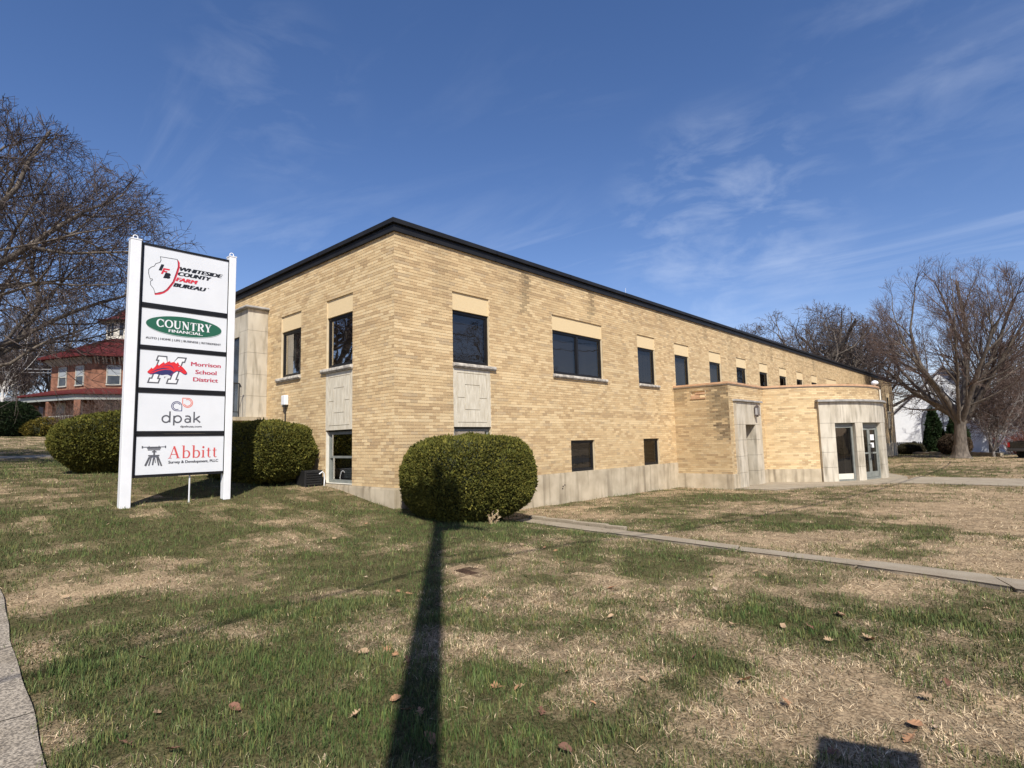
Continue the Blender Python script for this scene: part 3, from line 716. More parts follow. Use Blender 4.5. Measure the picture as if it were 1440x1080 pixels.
kinds = ['roller', 'roller', 'blind', 'roller', 'roller', 'open', 'open', 'open', 'blind', 'open', 'blind', 'open', 'open', 'open', 'open', 'open']
for (a, b, p), kd in zip(half, kinds):
    window(WF, a, b, ZL, ZH, p, bl=kd); lintel(WF, a, b)
    sill(WF, a-(.02 if p == 1 else .04), b+.17, 2.62, ZL)
for a, b, c, d in LOW: window(WF, a, b, c+.004, d, 1, gm=glass, bl='blind' if a < 9 else 'open')
for (a, b, p), kd in zip(lw, ('open', 'curtain')):
    window(WL, Lu(b), Lu(a), ZL, ZH, 1, bl=kd, gm=glass_c); lintel(WL, Lu(b), Lu(a)); sill(WL, Lu(b)-.18, Lu(a)+.03, 2.62, ZL)
def stone_panel(W, a, b, z0, z1):
    sp = MB(); W.box(sp, a, b, .03, .16, z0, z1); s0 = sp.build('stone_panel', marble_in, ob)
    w_, h_ = b-a, z1-z0; fr_ = .125; g = .012
    def pc(nm, rects):
        m = MB()
        for (u0, u1, v0, v1) in rects: W.box(m, a+u0, a+u1, .003, .0299, z0+v0, z0+v1)
        m.build(nm, marble_in, s0)
    pc('border', [(0, w_, 0, fr_*.8), (0, w_, h_-fr_*.8, h_), (0, fr_, fr_*.8, h_-fr_*.8), (w_-fr_, w_, fr_*.8, h_-fr_*.8)])
    iu0, iu1, iv0, iv1 = fr_+g, w_-fr_-g, fr_*.8+g, h_-fr_*.8-g
    ru0, ru1, rv0, rv1 = w_*.31, w_*.69, h_*.30, h_*.72; mz = h_*.5
    pc('ring', [(iu0, iu1, rv1+g, iv1), (iu0, ru0-g, mz+g/2, rv1+g), (ru1+g, iu1, mz+g/2, rv1+g)])
    pc('ring', [(iu0, iu1, iv0, rv0-g), (iu0, ru0-g, rv0-g, mz-g/2), (ru1+g, iu1, rv0-g, mz-g/2)])
    pc('centre_block', [(ru0, ru1, rv0, rv1)])
    m = MB(); W.box(m, a+.02, b-.02, .05, .17, z0-.03, z0-.002); m.build('panel_shelf', black, s0)
def sash_window(W, a, b, z0, z1):
    m = MB(); t = .07
    for q in ((a, a+t, z0, z1), (b-t, b, z0, z1), (a+t, b-t, z1-t, z1), (a+t, b-t, z0, z0+t), (a+t, b-t, (z0+z1)/2-.025, (z0+z1)/2+.025)): W.box(m, q[0], q[1], .09, .16, q[2], q[3])
    fr = m.build('window', greyal, ob)
    for c, d, dd in ((z0+t, (z0+z1)/2-.025, .13), ((z0+z1)/2+.025, z1-t, .11)):
        s = MB(); k = .035
        W.box(s, a+t, a+t+k, dd-.01, dd+.02, c, d); W.box(s, b-t-k, b-t, dd-.01, dd+.02, c, d); s.build('sash', greyal, fr)
        g = MB(); W.box(g, a+t+k, b-t-k, dd, dd+.006, c, d); g.build('pane', glass_c, fr)
    m = MB(); W.box(m, a, b, .42, .43, z0, z1); m.build('interior', darkin, fr)
    m = MB(); W.box(m, a+.42, b-.12, .26, .36, z0+.1, z0+.33); m.build('box', flat('pale_box', (.20, .24, .23)), fr)
    m = MB(); W.box(m, a+.62, b-.1, .37, .41, z0+.34, z0+.56); m.build('binder', flat('blue_binder', (.02, .03, .14)), fr)
    m = MB(); W.box(m, a-.001+.004, a+.02, .02, .10, z0, z1); W.box(m, a, b, .012, .10, z0-.015, z0-.002); m.build('window_reveal', cream, ob)
for W, a, b in ((WF, 1.62, 2.82), (WF, 51.68, 52.88), (WL, Lu(2.79), Lu(1.61))):
    stone_panel(W, a, b, 1.255, 2.615); sash_window(W, a+.004, b-.004, .03, 1.22)

# ---- marble niche
ZG = -.95
def mslab(W, u0, u1, z0, z1, d0=-.06, d1=.10, mat=marble, nm='marble_slab'):
    m = MB(); W.box(m, u0+.004, u1-.004, d0, d1, z0+.004, z1-.004); return m.build(nm, mat, ob)
n0, n1, o0, o1 = NX0-XA, NX1-XA, 13.44-XA, 14.39-XA
zj = [ZG, -.36, .2, .76, 1.30]
for a, b in zip(zj, zj[1:]): mslab(W2, n0, o0, a, b, -.10); mslab(W2, o1, n1, a, b, -.10)
for a, b in ((n0, o0), (o0, (o0+o1)/2+.15), ((o0+o1)/2+.15, n1)): mslab(W2, a, b, 1.30, 2.10, -.10)
for a, b in ((ZG, -.36), (-.36, .2), (.2, .76), (.76, 1.30)):      # deep right and left jambs of the recess
    for uu in (o1+.002, o0-.052):
        m = MB(); W2.box(m, uu, uu+.05, .10, 1.05, a+.004, b-.004); m.build('marble_slab', marble, ob)
        m = MB()
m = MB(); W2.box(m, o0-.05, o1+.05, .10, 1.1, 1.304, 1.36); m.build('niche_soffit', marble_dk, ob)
m = MB(); W2.box(m, o0, o1, 1.02, 1.08, ZG-.1, 1.30); dr = m.build('niche_door', greyal, ob)
m = MB(); W2.box(m, o0+.18, o1-.18, 1.008, 1.018, -.1, 1.1); m.build('pane', glassdk, dr)
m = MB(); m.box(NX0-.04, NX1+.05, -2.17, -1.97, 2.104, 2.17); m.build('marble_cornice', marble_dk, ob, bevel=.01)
m = MB(); m.tube((14.36, -2.2, 1.58), (14.36, -2.2, 1.62), .05, .02, 6)
m.box(14.28, 14.44, -2.28, -2.12, 1.62, 1.65); m.box(14.29, 14.43, -2.27, -2.13, 1.93, 1.96); m.tube((14.36, -2.2, 1.96), (14.36, -2.2, 2.03), .06, .015, 6)
for sx in (-.062, .062):
    for sy in (-.062, .062): m.box(14.36+sx-.008, 14.36+sx+.008, -2.2+sy-.008, -2.2+sy+.008, 1.65, 1.93)
m.box(14.34, 14.38, -2.13, -2.08, 1.72, 1.86); ln = m.build('wall_lantern', pm('bronze', (.07, .05, .045), None, 4, .5), ob)
m = MB(); m.box(14.31, 14.41, -2.25, -2.15, 1.66, 1.92); m.build('lantern_glass', pm('frosted', (.40, .38, .36), None, 4, .3), ln)
# ---- curved marble bay
WB_ = Wall(None, arc=(BC, RB, TM, -TM))
def ub(deg): return RB*(math.radians(deg)-TM)
OP = [(-39.5, -28), (-23, -5), (5, 23), (28, 39.5)]
piers = [(-47, -39.5), (-28, -23), (-5, 5), (23, 28), (39.5, 47)]
zb = [-.92, -.34, .22, .76, 1.30]
for a, b in piers:
    for c, d in zip(zb, zb[1:]): mslab(WB_, ub(a), ub(b), c, d, -.13, .12)
for a, b in zip([-47, -36, -25, -13, 0, 13, 25, 36], [-36, -25, -13, 0, 13, 25, 36, 47]): mslab(WB_, ub(a), ub(b), 1.30, 2.10, -.13, .12)
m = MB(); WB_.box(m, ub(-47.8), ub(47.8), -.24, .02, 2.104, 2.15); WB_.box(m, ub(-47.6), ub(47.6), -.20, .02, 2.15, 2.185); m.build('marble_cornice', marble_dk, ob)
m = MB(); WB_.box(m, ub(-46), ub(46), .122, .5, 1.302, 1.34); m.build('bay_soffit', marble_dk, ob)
m = MB(); WB_.box(m, ub(-46.5), ub(46.5), .95, 1.0, -1, 2.0); m.build('vestibule_wall', darkin, ob)
for a, b in piers[1:4]:
    m = MB(); WB_.box(m, ub(a)+.004, ub(b)-.004, .122, .46, -1.0, 1.30); m.build('pier_return', marble, ob)
for a, b in (piers[0], piers[4]):
    m = MB(); WB_.box(m, ub(a)+.004, ub(b)-.004, .122, .46, -1.0, 1.30); m.build('pier_return', marble, ob)
for (a, b) in OP:
    pa, pb = AP(a, RB-.03), AP(b, RB-.03); C_ = Wall(pa, pb); Lc = C_.len; t = .075
    m = MB(); C_.box(m, 0, t, -.03, .07, -.9, 1.298); C_.box(m, Lc-t, Lc, -.03, .07, -.9, 1.298); C_.box(m, t, Lc-t, -.03, .07, 1.12, 1.298); C_.box(m, t, Lc-t, -.03, .07, -.9, -.80)
    fr = m.build('door_frame', greyal, ob)
    if b-a < 15:
        k = MB(); C_.box(k, t, Lc-t, .0, .05, -.80, -.60); k.build('kick_panel', cream, fr)
        g = MB(); C_.box(g, t, Lc-t, .02, .026, -.60, 1.12); g.build('pane', glass, fr)
    else:
        for (p, q, hs) in ((t+.004, Lc/2-.004, 1), (Lc/2+.004, Lc-t-.004, -1)):
            k = MB(); s_ = .085
            C_.box(k, p, p+s_, -.01, .04, -.79, 1.115); C_.box(k, q-s_, q, -.01, .04, -.79, 1.115); C_.box(k, p+s_, q-s_, -.01, .04, 1.02, 1.115); C_.box(k, p+s_, q-s_, -.01, .04, -.79, -.58); C_.box(k, p+s_, q-s_, -.01, .04, .1, .16)
            dd = k.build('door', greyal, fr)
            g = MB(); C_.box(g, p+s_, q-s_, .012, .018, -.58, 1.02); g.build('pane', glass, dd)
            g = MB(); hx = q-s_/2 if hs > 0 else p+s_/2
            g.path([C_.at(hx, -.01, -.10), C_.at(hx, -.07, -.10), C_.at(hx, -.07, .45), C_.at(hx, -.01, .45)], .014, 6); g.build('handle', black, dd)
            if hs < 0:
                g = MB(); C_.box(g, p+s_+.06, q-s_-.08, .0085, .011, .62, .84); C_.box(g, p+s_+.05, q-s_-.12, .0085, .011, .33, .52); g.build('notice', white, dd)
# lights on the bay
lp = AP(21, RB+.18); m = MB()
for dz, rr in ((1.66, .06), (1.92, .07)): m.box(lp[0]-rr, lp[0]+rr, lp[1]-rr, lp[1]+rr, dz, dz+.03)
for sx in (-.055, .055):
    for sy in (-.055, .055): m.box(lp[0]+sx-.008, lp[0]+sx+.008, lp[1]+sy-.008, lp[1]+sy+.008, 1.69, 1.92)
m.box(lp[0]-.02, lp[0]+.02, lp[1], lp[1]+.14, 1.75, 1.85); ln = m.build('wall_lantern', MATS['bronze'], ob)
m = MB(); m.box(lp[0]-.045, lp[0]+.045, lp[1]-.045, lp[1]+.045, 1.69, 1.92); m.build('lantern_glass', MATS['frosted'], ln)
fl = AP(8, RB-.1); m = MB(); m.lathe([(.02, 0), (.12, .03), (.14, .10), (.10, .16), (.03, .19)], (fl[0], fl[1], 2.86), 14); m.tube((fl[0], fl[1], 2.75), (fl[0], fl[1], 2.88), .025)
tag(m.build('flood_lamp', white, ob, smooth=True))
dp = MB(); q = AP(7, RB+.05); dp.tube((q[0], q[1], 2.2), (q[0], q[1], 2.66), .03); dp.build('downpipe', cream, ob)
# ---- marble vestibule on the left side with stair landing and rail
vy0, vy1, vx = 6.0, 8.8, -.56
m = MB()
zv = [1.72, 2.3, 2.9, 3.5, 4.12, 4.72]
for a, b in zip(zv, zv[1:]):
    s_ = MB(); s_.box(vx, -.003, vy0, vy0+.10, a+.003, b-.003); s_.build('marble_slab', marble, ob)
    s_ = MB(); s_.box(vx, vx+.1, vy0+.103, vy0+.55, a+.003, b-.003); s_.build('marble_slab', marble, ob)
    s_ = MB(); s_.box(vx, vx+.1, vy1-.9, vy1, a+.003, b-.003); s_.build('marble_slab', marble, ob)
s_ = MB(); s_.box(vx, vx+.1, vy0+.553, vy1-.903, 4.0, 4.717); s_.build('marble_slab', marble, ob)
s_ = MB(); s_.box(vx+.05, vx+.09, vy0+.555, vy1-.905, 1.73, 3.99); s_.build('side_door', glassdk, ob)
s_ = MB(); s_.box(vx-.08, .02, vy0-.07, vy1+.07, 4.722, 4.80); s_.box(vx-.10, .02, vy0-.09, vy1+.09, 4.74, 4.78); s_.build('vestibule_cap', marble_dk, ob, bevel=.01)
s_ = MB(); s_.box(vx+.1, -.01, vy1-.1, vy1, 1.72, 4.717); s_.build('vestibule_side', marble, ob)
s_ = MB(); s_.box(-2.1, -.003, 6.12, 9.2, 0.0, 1.62); s_.build('landing_wall', mortar_old, ob)
s_ = MB(); s_.box(-2.14, -.003, 5.92, 9.24, 1.62, 1.715); s_.build('landing', concrete, ob)
rl = MB()
rl.path([(-.75, 6.0, 1.715), (-.75, 6.0, 2.62)], .018); rl.path([(-.70, 6.0, 2.52), (-.75, 6.0, 2.62), (-2.05, 6.0, 2.62)], .018); rl.path([(-.75, 6, 1.85), (-2.05, 6, 1.85)], .012)
for i in range(1, 11): rl.path([(-.75-.13*i, 6.0, 1.715 if i % 5 == 0 else 1.85), (-.75-.13*i, 6.0, 2.62)], .010, 5)
rl.build('railing', iron, ob)
# alarm box with conduit
m = MB(); m.box(-.12, -.003, 4.68, 4.88, 1.98, 2.24); ab = m.build('alarm_box', white, ob, bevel=.02)
m = MB(); m.path([(-.05, 4.78, 1.98), (-.03, 4.80, 1.3), (-.03, 4.84, .3)], .014); m.build('conduit', iron, ab)
m = MB(); m.box(-.10, -.02, 4.72, 4.84, 1.93, 1.979); m.build('bracket', iron, ab)
for x_, z_ in ((5.52, -.36), (5.60, -.33), (5.50, -.42)):
    m = MB(); m.tube((x_, -.034, z_), (x_, -.042, z_), .022, .022, 7); m.build('drill_hole', darkin, ob)
m = MB(); m.tube((12.6, 2.0, 5.4), (12.6, 2.0, 6.9), .012, .006, 5); m.build('roof_antenna', white, ob)
# thin dark branching strands on the far end of the front wall
vn = MB(); R_ = random.Random(5)
def strand(x, z, dx, n, r_):
    p = Vector((x, -.015, z)); d = Vector((dx, 0, 1)).normalized()
    for i in range(n):
        q = p+d*.30; q.y = -.012-.01*R_.random(); vn.tube(p, q, r_, r_*.93, 4, False); r_ *= .94; p = q
        d = (d+Vector((R_.uniform(-.45, .45), 0, R_.uniform(-.1, .2)))).normalized()
        if p.z > 5.3: break
        if n > 5 and R_.random() < .33: strand(p.x, p.z, R_.uniform(-1.3, 1.3), n-5, r_*.72)
for i in range(6): strand(43.6+i*1.55+R_.random()*.8, -1.0, R_.uniform(-.3, .3), 19, .028)
vt = thing('wall_strands', (48.5, -.05, -1.1), 'thin dark branching strands up the far right end of the buff brick wall', 'strand'); vn.build('stems', twigm, vt)
# ------------------------------------------------------------------ the sign
YS = 2.1
sg = thing('pylon_sign', (-3.35, YS+.1, Tf(-3.35, 2.1)-.02), 'tall white post sign with five stacked black framed tenant panels on the lawn', 'sign')
def mb_box(name, mat, par, *bs, **k):
    m = MB()
    for b in bs: m.box(*b)
    return m.build(name, mat, par, **k)
for (a, b, zt, zb_) in ((-4.272, -4.105, 4.74, -.5), (-2.548, -2.415, 4.79, -.5)):
    m = MB(); m.box(a, b, YS-.005, YS+.155, zb_, zt); p = m.build('post', white, sg, bevel=.006)
    m = MB(); m.box(a-.006, b+.006, YS-.011, YS+.161, zt+.001, zt+.022); m.build('post_cap', white, p)
    m = MB(); cx_ = (a+b)/2
    for i in range(14):
        t0, t1 = 2*PI*i/14, 2*PI*(i+1)/14
        m.tube((cx_+.038*math.cos(t0), YS+.075, zt+.065+.038*math.sin(t0)), (cx_+.038*math.cos(t1), YS+.075, zt+.065+.038*math.sin(t1)), .009, .009, 6)
    m.build('lifting_eye', white, p)
fz = [(4.72, 3.552), (3.548, 2.757), (2.753, 1.982), (1.978, 1.187), (1.183, .40)]
pz = [(4.68, 3.60), (3.505, 2.81), (2.725, 2.025), (1.93, 1.235), (1.14, .45)]
PANELS = []
for (ft, fb), (pt, pb) in zip(fz, pz):
    x0, x1 = -4.102, -2.551
    m = MB(); y0, y1 = YS+.012, YS+.135
    m.box(x0, -4.058, y0, y1, fb, ft); m.box(-2.562, x1, y0, y1, fb, ft); m.box(-4.058, -2.562, y0, y1, pt, ft); m.box(-4.058, -2.562, y0, y1, fb, pb)
    fr = m.build('panel_frame', black, sg)
    m = MB(); m.box(-4.058, -2.562, YS+.022, YS+.12, pb, pt); PANELS.append(m.build('panel_face', panelw, fr))
m = MB(); m.box(-4.10, -4.085, YS-.02, YS+.01, .40, 4.72); m.build('retainer', black, sg)
m = MB(); m.tube((-3.145, YS+.06, -.3), (-3.145, YS+.06, .41), .014, .014, 8); m.build('conduit', flat('conduit_white', (.7, .7, .7)), sg)

lay = [0]
def yl(): lay[0] += 1; return YS+.0205-.00012*lay[0]
def prints(name, mat, polys, par, y=None):
    m = MB()
    for p in polys:
        yy = y if y is not None else yl(); m.add([(a, yy, b) for a, b in p], [tuple(range(len(p)))])
    return m.build(name, mat, par)
def ribbon(pts, w, closed=False):
    """quads of a mitred stroke; w a number or one per point"""
    n = len(pts); P = [Vector(p) for p in pts]; ws = [w]*n if isinstance(w, (int, float)) else w; Lf = []; Rt = []
    for i in range(n):
        ds = []
        if i > 0 or closed: ds.append((P[i]-P[i-1]).normalized())
        if i < n-1 or closed: ds.append((P[(i+1) % n]-P[i]).normalized())
        ns = [Vector((-d.y, d.x)) for d in ds]; m = sum(ns, Vector((0, 0)))
        m = m.normalized() if m.length > 1e-6 else ns[0]; k = max(.35, m.dot(ns[0]))
        Lf.append(P[i]+m*(ws[i]/2/k)); Rt.append(P[i]-m*(ws[i]/2/k))
    q = []
    for i in range(n if closed else n-1):
        j = (i+1) % n; q.append([tuple(Rt[i]), tuple(Rt[j]), tuple(Lf[j]), tuple(Lf[i])])
    return q
def rib_print(name, mat, strokes, par):
    m = MB()
    for s in strokes:
        yy = yl()
        for p in ribbon(*s): m.add([(a, yy, b) for a, b in p], [(0, 1, 2, 3)])
    return m.build(name, mat, par)
def arcp(cx, cy, rx, ry, a0, a1, n=20):
    return [(cx+rx*math.cos(math.radians(a0+(a1-a0)*i/n)), cy+ry*math.sin(math.radians(a0+(a1-a0)*i/n))) for i in range(n+1)]
def text(s, x0, x1, z0, h, mat, par, bold=0., shear=0., name='lettering', align='fit'):
    """flat lettering: cap height h, baseline z0, stretched to run from x0 to x1"""
    c = bpy.data.curves.new('t', 'FONT'); c.body = s; c.size = 1; c.shear = shear; c.fill_mode = 'BOTH'; c.resolution_u = 3
    o = bpy.data.objects.new('t', c); col.objects.link(o)
    dg = bpy.context.evaluated_depsgraph_get(); me = bpy.data.meshes.new_from_object(o.evaluated_get(dg)); bpy.data.objects.remove(o)
    co = np.zeros(len(me.vertices)*3); me.vertices.foreach_get('co', co); co = co.reshape(-1, 3)
    cap = .73
    mn, mxx = co[:, 0].min(), co[:, 0].max(); sx = (x1-x0)/(mxx-mn); sz = h/cap
    pl = [tuple(p.vertices) for p in me.polygons]; m = MB()
    for e in ((0,) if not bold else (-bold, 0, bold)):
        yy = yl(); m.add([(x0+bold+(a-mn)*(x1-x0-2*bold)/(mxx-mn)+e, yy, z0+b*sz) for a, b in co[:, :2]], pl)
    bpy.data.meshes.remove(me); return m.build(name, mat, par)
P1, P2, P3, P4, P5 = PANELS
# parts of a panel face would be a fourth level, so print hangs on the frame beside the face
F1, F2, F3, F4, F5 = [p.parent for p in PANELS]
ILL = [(-3.79, 4.51), (-3.50, 4.52), (-3.49, 4.47), (-3.48, 4.37), (-3.51, 4.25), (-3.56, 4.07), (-3.60, 3.99), (-3.66, 3.90), (-3.72, 3.85), (-3.79, 3.82), (-3.85, 3.79), (-3.88, 3.88), (-3.93, 3.94), (-3.935, 4.01), (-3.90, 4.04), (-3.91, 4.06), (-3.94, 4.05), (-3.97, 4.15), (-3.97, 4.23), (-3.93, 4.28), (-3.88, 4.31), (-3.86, 4.36), (-3.79, 4.40), (-3.775, 4.45)]
rib_print('state_border', i_red, [([(-3.495, 4.505), (-3.472, 4.46), (-3.472, 4.37), (-3.50, 4.25), (-3.55, 4.07), (-3.59, 4.0), (-3.65, 3.90), (-3.71, 3.84), (-3.78, 3.80), (-3.86, 3.78)], [.02, .032, .036, .036, .036, .036, .036, .036, .036, .036])], F1)
rib_print('state_outline', i_black, [(ILL, .009, True)], F1)
def sh(pts, k=.34, z=4.2): return [(a+(b-z)*k, b) for a, b in pts]
prints('letter_i', i_black, [sh([(-3.825, 4.245), (-3.775, 4.245), (-3.775, 4.37), (-3.825, 4.37)])], F1)
prints('letter_f', i_red, [sh(p) for p in ([(-3.765, 4.185), (-3.73, 4.185), (-3.73, 4.305), (-3.765, 4.305)], [(-3.7299, 4.275), (-3.655, 4.275), (-3.655, 4.305), (-3.7299, 4.305)], [(-3.7299, 4.228), (-3.68, 4.228), (-3.68, 4.254), (-3.7299, 4.254)])], F1)
m = MB(); m.M = None
for cx_, cz_, rx_, rz_ in ((-3.655, 4.145, .045, .032), (-3.635, 4.195, .032, .028)):
    pp = arcp(cx_, cz_, rx_, rz_, 0, 360, 18)[:-1]; yy = yl(); m.add([(a, yy, b) for a, b in pp], [tuple(range(len(pp)))])
m.add([(a, yl(), b) for a, b in sh([(-3.70, 4.113), (-3.655, 4.113), (-3.655, 4.223), (-3.70, 4.223)])], [(0, 1, 2, 3)]); m.build('letter_b', i_black, F1)
text('WHITESIDE', -3.455, -2.665, 4.312, .078, i_black, F1, .0105, .30); text('COUNTY', -3.485, -2.875, 4.212, .078, i_black, F1, .0105, .30)
text('FARM', -3.52, -3.125, 4.097, .078, i_red, F1, .0105, .30); text('BUREAU', -3.56, -2.965, 3.982, .078, i_black, F1, .0105, .30); text('®', -2.945, -2.915, 4.045, .022, i_black, F1)
# Country Financial
lay[0] = 0
prints('oval_shadow', i_green, [arcp(-3.315, 3.208, .655, .185, 0, 360, 60)[:-1]], F2); prints('oval_gap', panelw, [arcp(-3.317, 3.216, .657, .186, 0, 360, 60)[:-1]], F2)
prints('green_oval', i_green, [arcp(-3.32, 3.225, .66, .188, 0, 360, 60)[:-1]], F2)
def serif_word(chars, x, z, h, mat, par, fac=1.0, name='serif_letter'):
    """heavy serif capitals and small letters drawn from strokes; unit height 1"""
    for ch, wd in chars:
        T_, t_, sf = .20*fac, .085, .055   # thick stroke, thin stroke, serif
        S = []; w_ = wd
        def V_(xx, a, b, t=T_): S.append(([(xx, a), (xx, b)], t))
        def H_(a, b, yy, t=sf): S.append(([(a, yy), (b, yy)], t))
        def SE(xx, yy, t=T_): H_(xx-t/2-.075, xx+t/2+.075, yy)
        R0 = .03
        if ch in 'CO':
            a0, a1 = (42, 318) if ch == 'C' else (0, 360); n = 30; pts = arcp(w_/2, .5, w_/2-.07, .46, a0, a1, n)
            ws = [t_+(T_-t_)*abs(math.cos(math.radians(a0+(a1-a0)*i/n)))**1.3 for i in range(n+1)]; S.append((pts, ws))
            if ch == 'C': V_(w_-.09, .64, .96, .06); V_(w_-.09, .06, .30, .05)
        elif ch == 'U':
            V_(.20, .28, .98); V_(w_-.17, .28, .98, t_); SE(.20, 1-sf/2); SE(w_-.17, 1-sf/2, t_)
            S.append((arcp((.20+w_-.17)/2, .30, (w_-.37)/2, .27, 180, 360, 14), [T_-(T_-t_)*i/14 for i in range(15)]))
        elif ch == 'N':
            V_(.17, 0, .98, t_); V_(w_-.16, .02, 1, t_); SE(.17, sf/2, t_); SE(w_-.16, 1-sf/2, t_); H_(.0, .2, 1-sf/2); S.append(([(.12, .99), (w_-.17, .03)], T_*1.05))
        elif ch == 'T':
            V_(w_/2, 0, .97); SE(w_/2, sf/2); H_(.04, w_-.04, .955, .08); V_(.06, .70, .96, .05); V_(w_-.06, .70, .96, .05)
        elif ch == 'R':
            V_(.20, 0, 1); SE(.20, sf/2); H_(.0, .45, 1-sf/2); H_(.2, .42, .50, sf)
            S.append((arcp(.42, .735, .24, .235, 90, -90, 14), [t_+(T_-t_)*math.sin(PI*i/14) for i in range(15)])); S.append(([(.42, .50), (w_-.10, .0)], T_)); H_(w_-.2, w_, sf/2)
        elif ch == 'Y':
            V_(w_/2, 0, .45); SE(w_/2, sf/2); S.append(([(.13, .98), (w_/2, .42)], T_)); S.append(([(w_-.13, .98), (w_/2, .42)], t_)); H_(.0, .34, 1-sf/2); H_(w_-.3, w_, 1-sf/2)
        elif ch == 'A':
            S.append(([(w_*.48, 1.0), (w_-.13, .02)], T_)); S.append(([(w_*.48, .98), (.12, .02)], t_*.7)); H_(.22, w_-.25, .33, .05); H_(.0, .26, sf/2, .04); H_(w_-.30, w_+.02, sf/2, .04)
        elif ch == 'b':
            V_(.17, .0, 1.05, T_*.9); H_(.02, .17, 1.03, .04); S.append((arcp(.38, .32, .235, .30, 150, -160, 22), [t_*.6+(T_*.9-t_*.6)*max(0, math.cos(math.radians(150-310*i/22))) for i in range(23)]))
        elif ch == 'i':
            V_(.15, .0, .63, T_*.9); H_(.0, .30, sf/2, .04); H_(.02, .15, .61, .04); S.append((arcp(.15, .88, .045, .045, 0, 360, 10), .09))
        elif ch == 't':
            V_(.17, .10, .82, T_*.85); H_(.02, .36, .61, .045); S.append((arcp(.27, .12, .10, .10, 180, 320, 8), .06))
        S2 = [([(x+a*h, z+b*h) for a, b in p], ([q*h for q in t] if isinstance(t, list) else t*h)) for p, t in S]
        rib_print(name, mat, S2, par); x += wd*h*1.0+.06*h
    return x
W_ = white
wd = [('C', .86), ('O', .92), ('U', .92), ('N', .92), ('T', .80), ('R', .88), ('Y', .84)]
hh = .152; tot = sum(b for a, b in wd)*hh+6*.06*hh; serif_word([(a, b*(.955-6*.06*hh)/(tot-6*.06*hh)) for a, b in wd], -3.805, 3.172, hh, W_, F2)
text('FINANCIAL.', -3.605, -3.005, 3.093, .056, W_, F2, .0035)
text('AUTO | HOME | LIFE | BUSINESS | RETIREMENT', -3.975, -2.665, 2.933, .038, i_grey, F2, .0018)
lay[0] = 0
# Morrison School District : block M with a running horse head across it
def quadM(d):
    return None
skew = .30
def sk(p, z=2.11): return [(a+(b-z)*skew, b) for a, b in p]
L0, R0_, B0, T0 = -3.925, -3.43, 2.11, 2.635
def blockM(e):
    """outline of a slab serif M, shrunk by e"""
    s_ = .135; t_ = .105; mid = (L0+R0_)/2
    return [(L0+e, B0+e), (L0+.19-e, B0+e), (L0+.19-e, B0+t_-e), (L0+.155-e, B0+t_-e), (L0+.155-e, B0+.33-e*2), (mid, B0+.10+e), (R0_-.155+e, B0+.33-e*2), (R0_-.155+e, B0+t_-e), (R0_-.19+e, B0+t_-e), (R0_-.19+e, B0+e), (R0_-e, B0+e), (R0_-e, B0+t_-e), (R0_-.035-e, B0+t_-e),
            (R0_-.035-e, T0-t_+e), (R0_-e, T0-t_+e), (R0_-e, T0-e), (R0_-.16+e*.6, T0-e), (mid, B0+.265+e*1.5), (L0+.16-e*.6, T0-e), (L0+e, T0-e), (L0+e, T0-t_+e), (L0+.035+e, T0-t_+e), (L0+.035+e, B0+t_-e), (L0+e, B0+t_-e)]
prints('letter_m', i_grey, [sk(blockM(0))], F3); prints('letter_m', white, [sk(blockM(.024))], F3)
HR = [(-3.93, 2.31), (-3.86, 2.40), (-3.84, 2.375), (-3.76, 2.475), (-3.75, 2.44), (-3.66, 2.525), (-3.655, 2.485), (-3.56, 2.55), (-3.57, 2.51), (-3.49, 2.535), (-3.455, 2.505), (-3.425, 2.535), (-3.41, 2.49), (-3.34, 2.445), (-3.275, 2.37), (-3.27, 2.335), (-3.295, 2.315), (-3.33, 2.325), (-3.385, 2.365), (-3.45, 2.37), (-3.50, 2.33), (-3.545, 2.275), (-3.60, 2.30), (-3.70, 2.285), (-3.79, 2.30), (-3.88, 2.285)]
prints('horse_shadow', i_navy, [[(a+.010, b-.016) for a, b in HR]], F3); prints('horse_head', i_brightred, [HR], F3)
prints('mane_shade', i_navy, [[(-3.84, 2.295), (-3.74, 2.345), (-3.64, 2.375), (-3.55, 2.375), (-3.49, 2.345), (-3.55, 2.275), (-3.60, 2.298), (-3.70, 2.283)]], F3)
rib_print('mane_line', i_navy, [([(-3.87, 2.305), (-3.76, 2.37), (-3.66, 2.40), (-3.57, 2.395)], [.004, .022, .022, .004]), ([(-3.76, 2.30), (-3.68, 2.335), (-3.59, 2.345), (-3.52, 2.33)], [.004, .028, .03, .006]), ([(-3.70, 2.43), (-3.60, 2.465), (-3.53, 2.45), (-3.49, 2.40)], [.003, .012, .014, .004]), ([(-3.42, 2.465), (-3.385, 2.45)], .012), ([(-3.40, 2.40), (-3.345, 2.375)], .008)], F3)
prints('eye', white, [[(-3.415, 2.452), (-3.40, 2.448), (-3.397, 2.458), (-3.408, 2.462)]], F3)
text('Morrison', -3.20, -2.655, 2.485, .082, i_crim, F3, .0045); text('School', -3.12, -2.73, 2.335, .082, i_crim, F3, .0045); text('District', -3.155, -2.70, 2.19, .082, i_crim, F3, .0045)
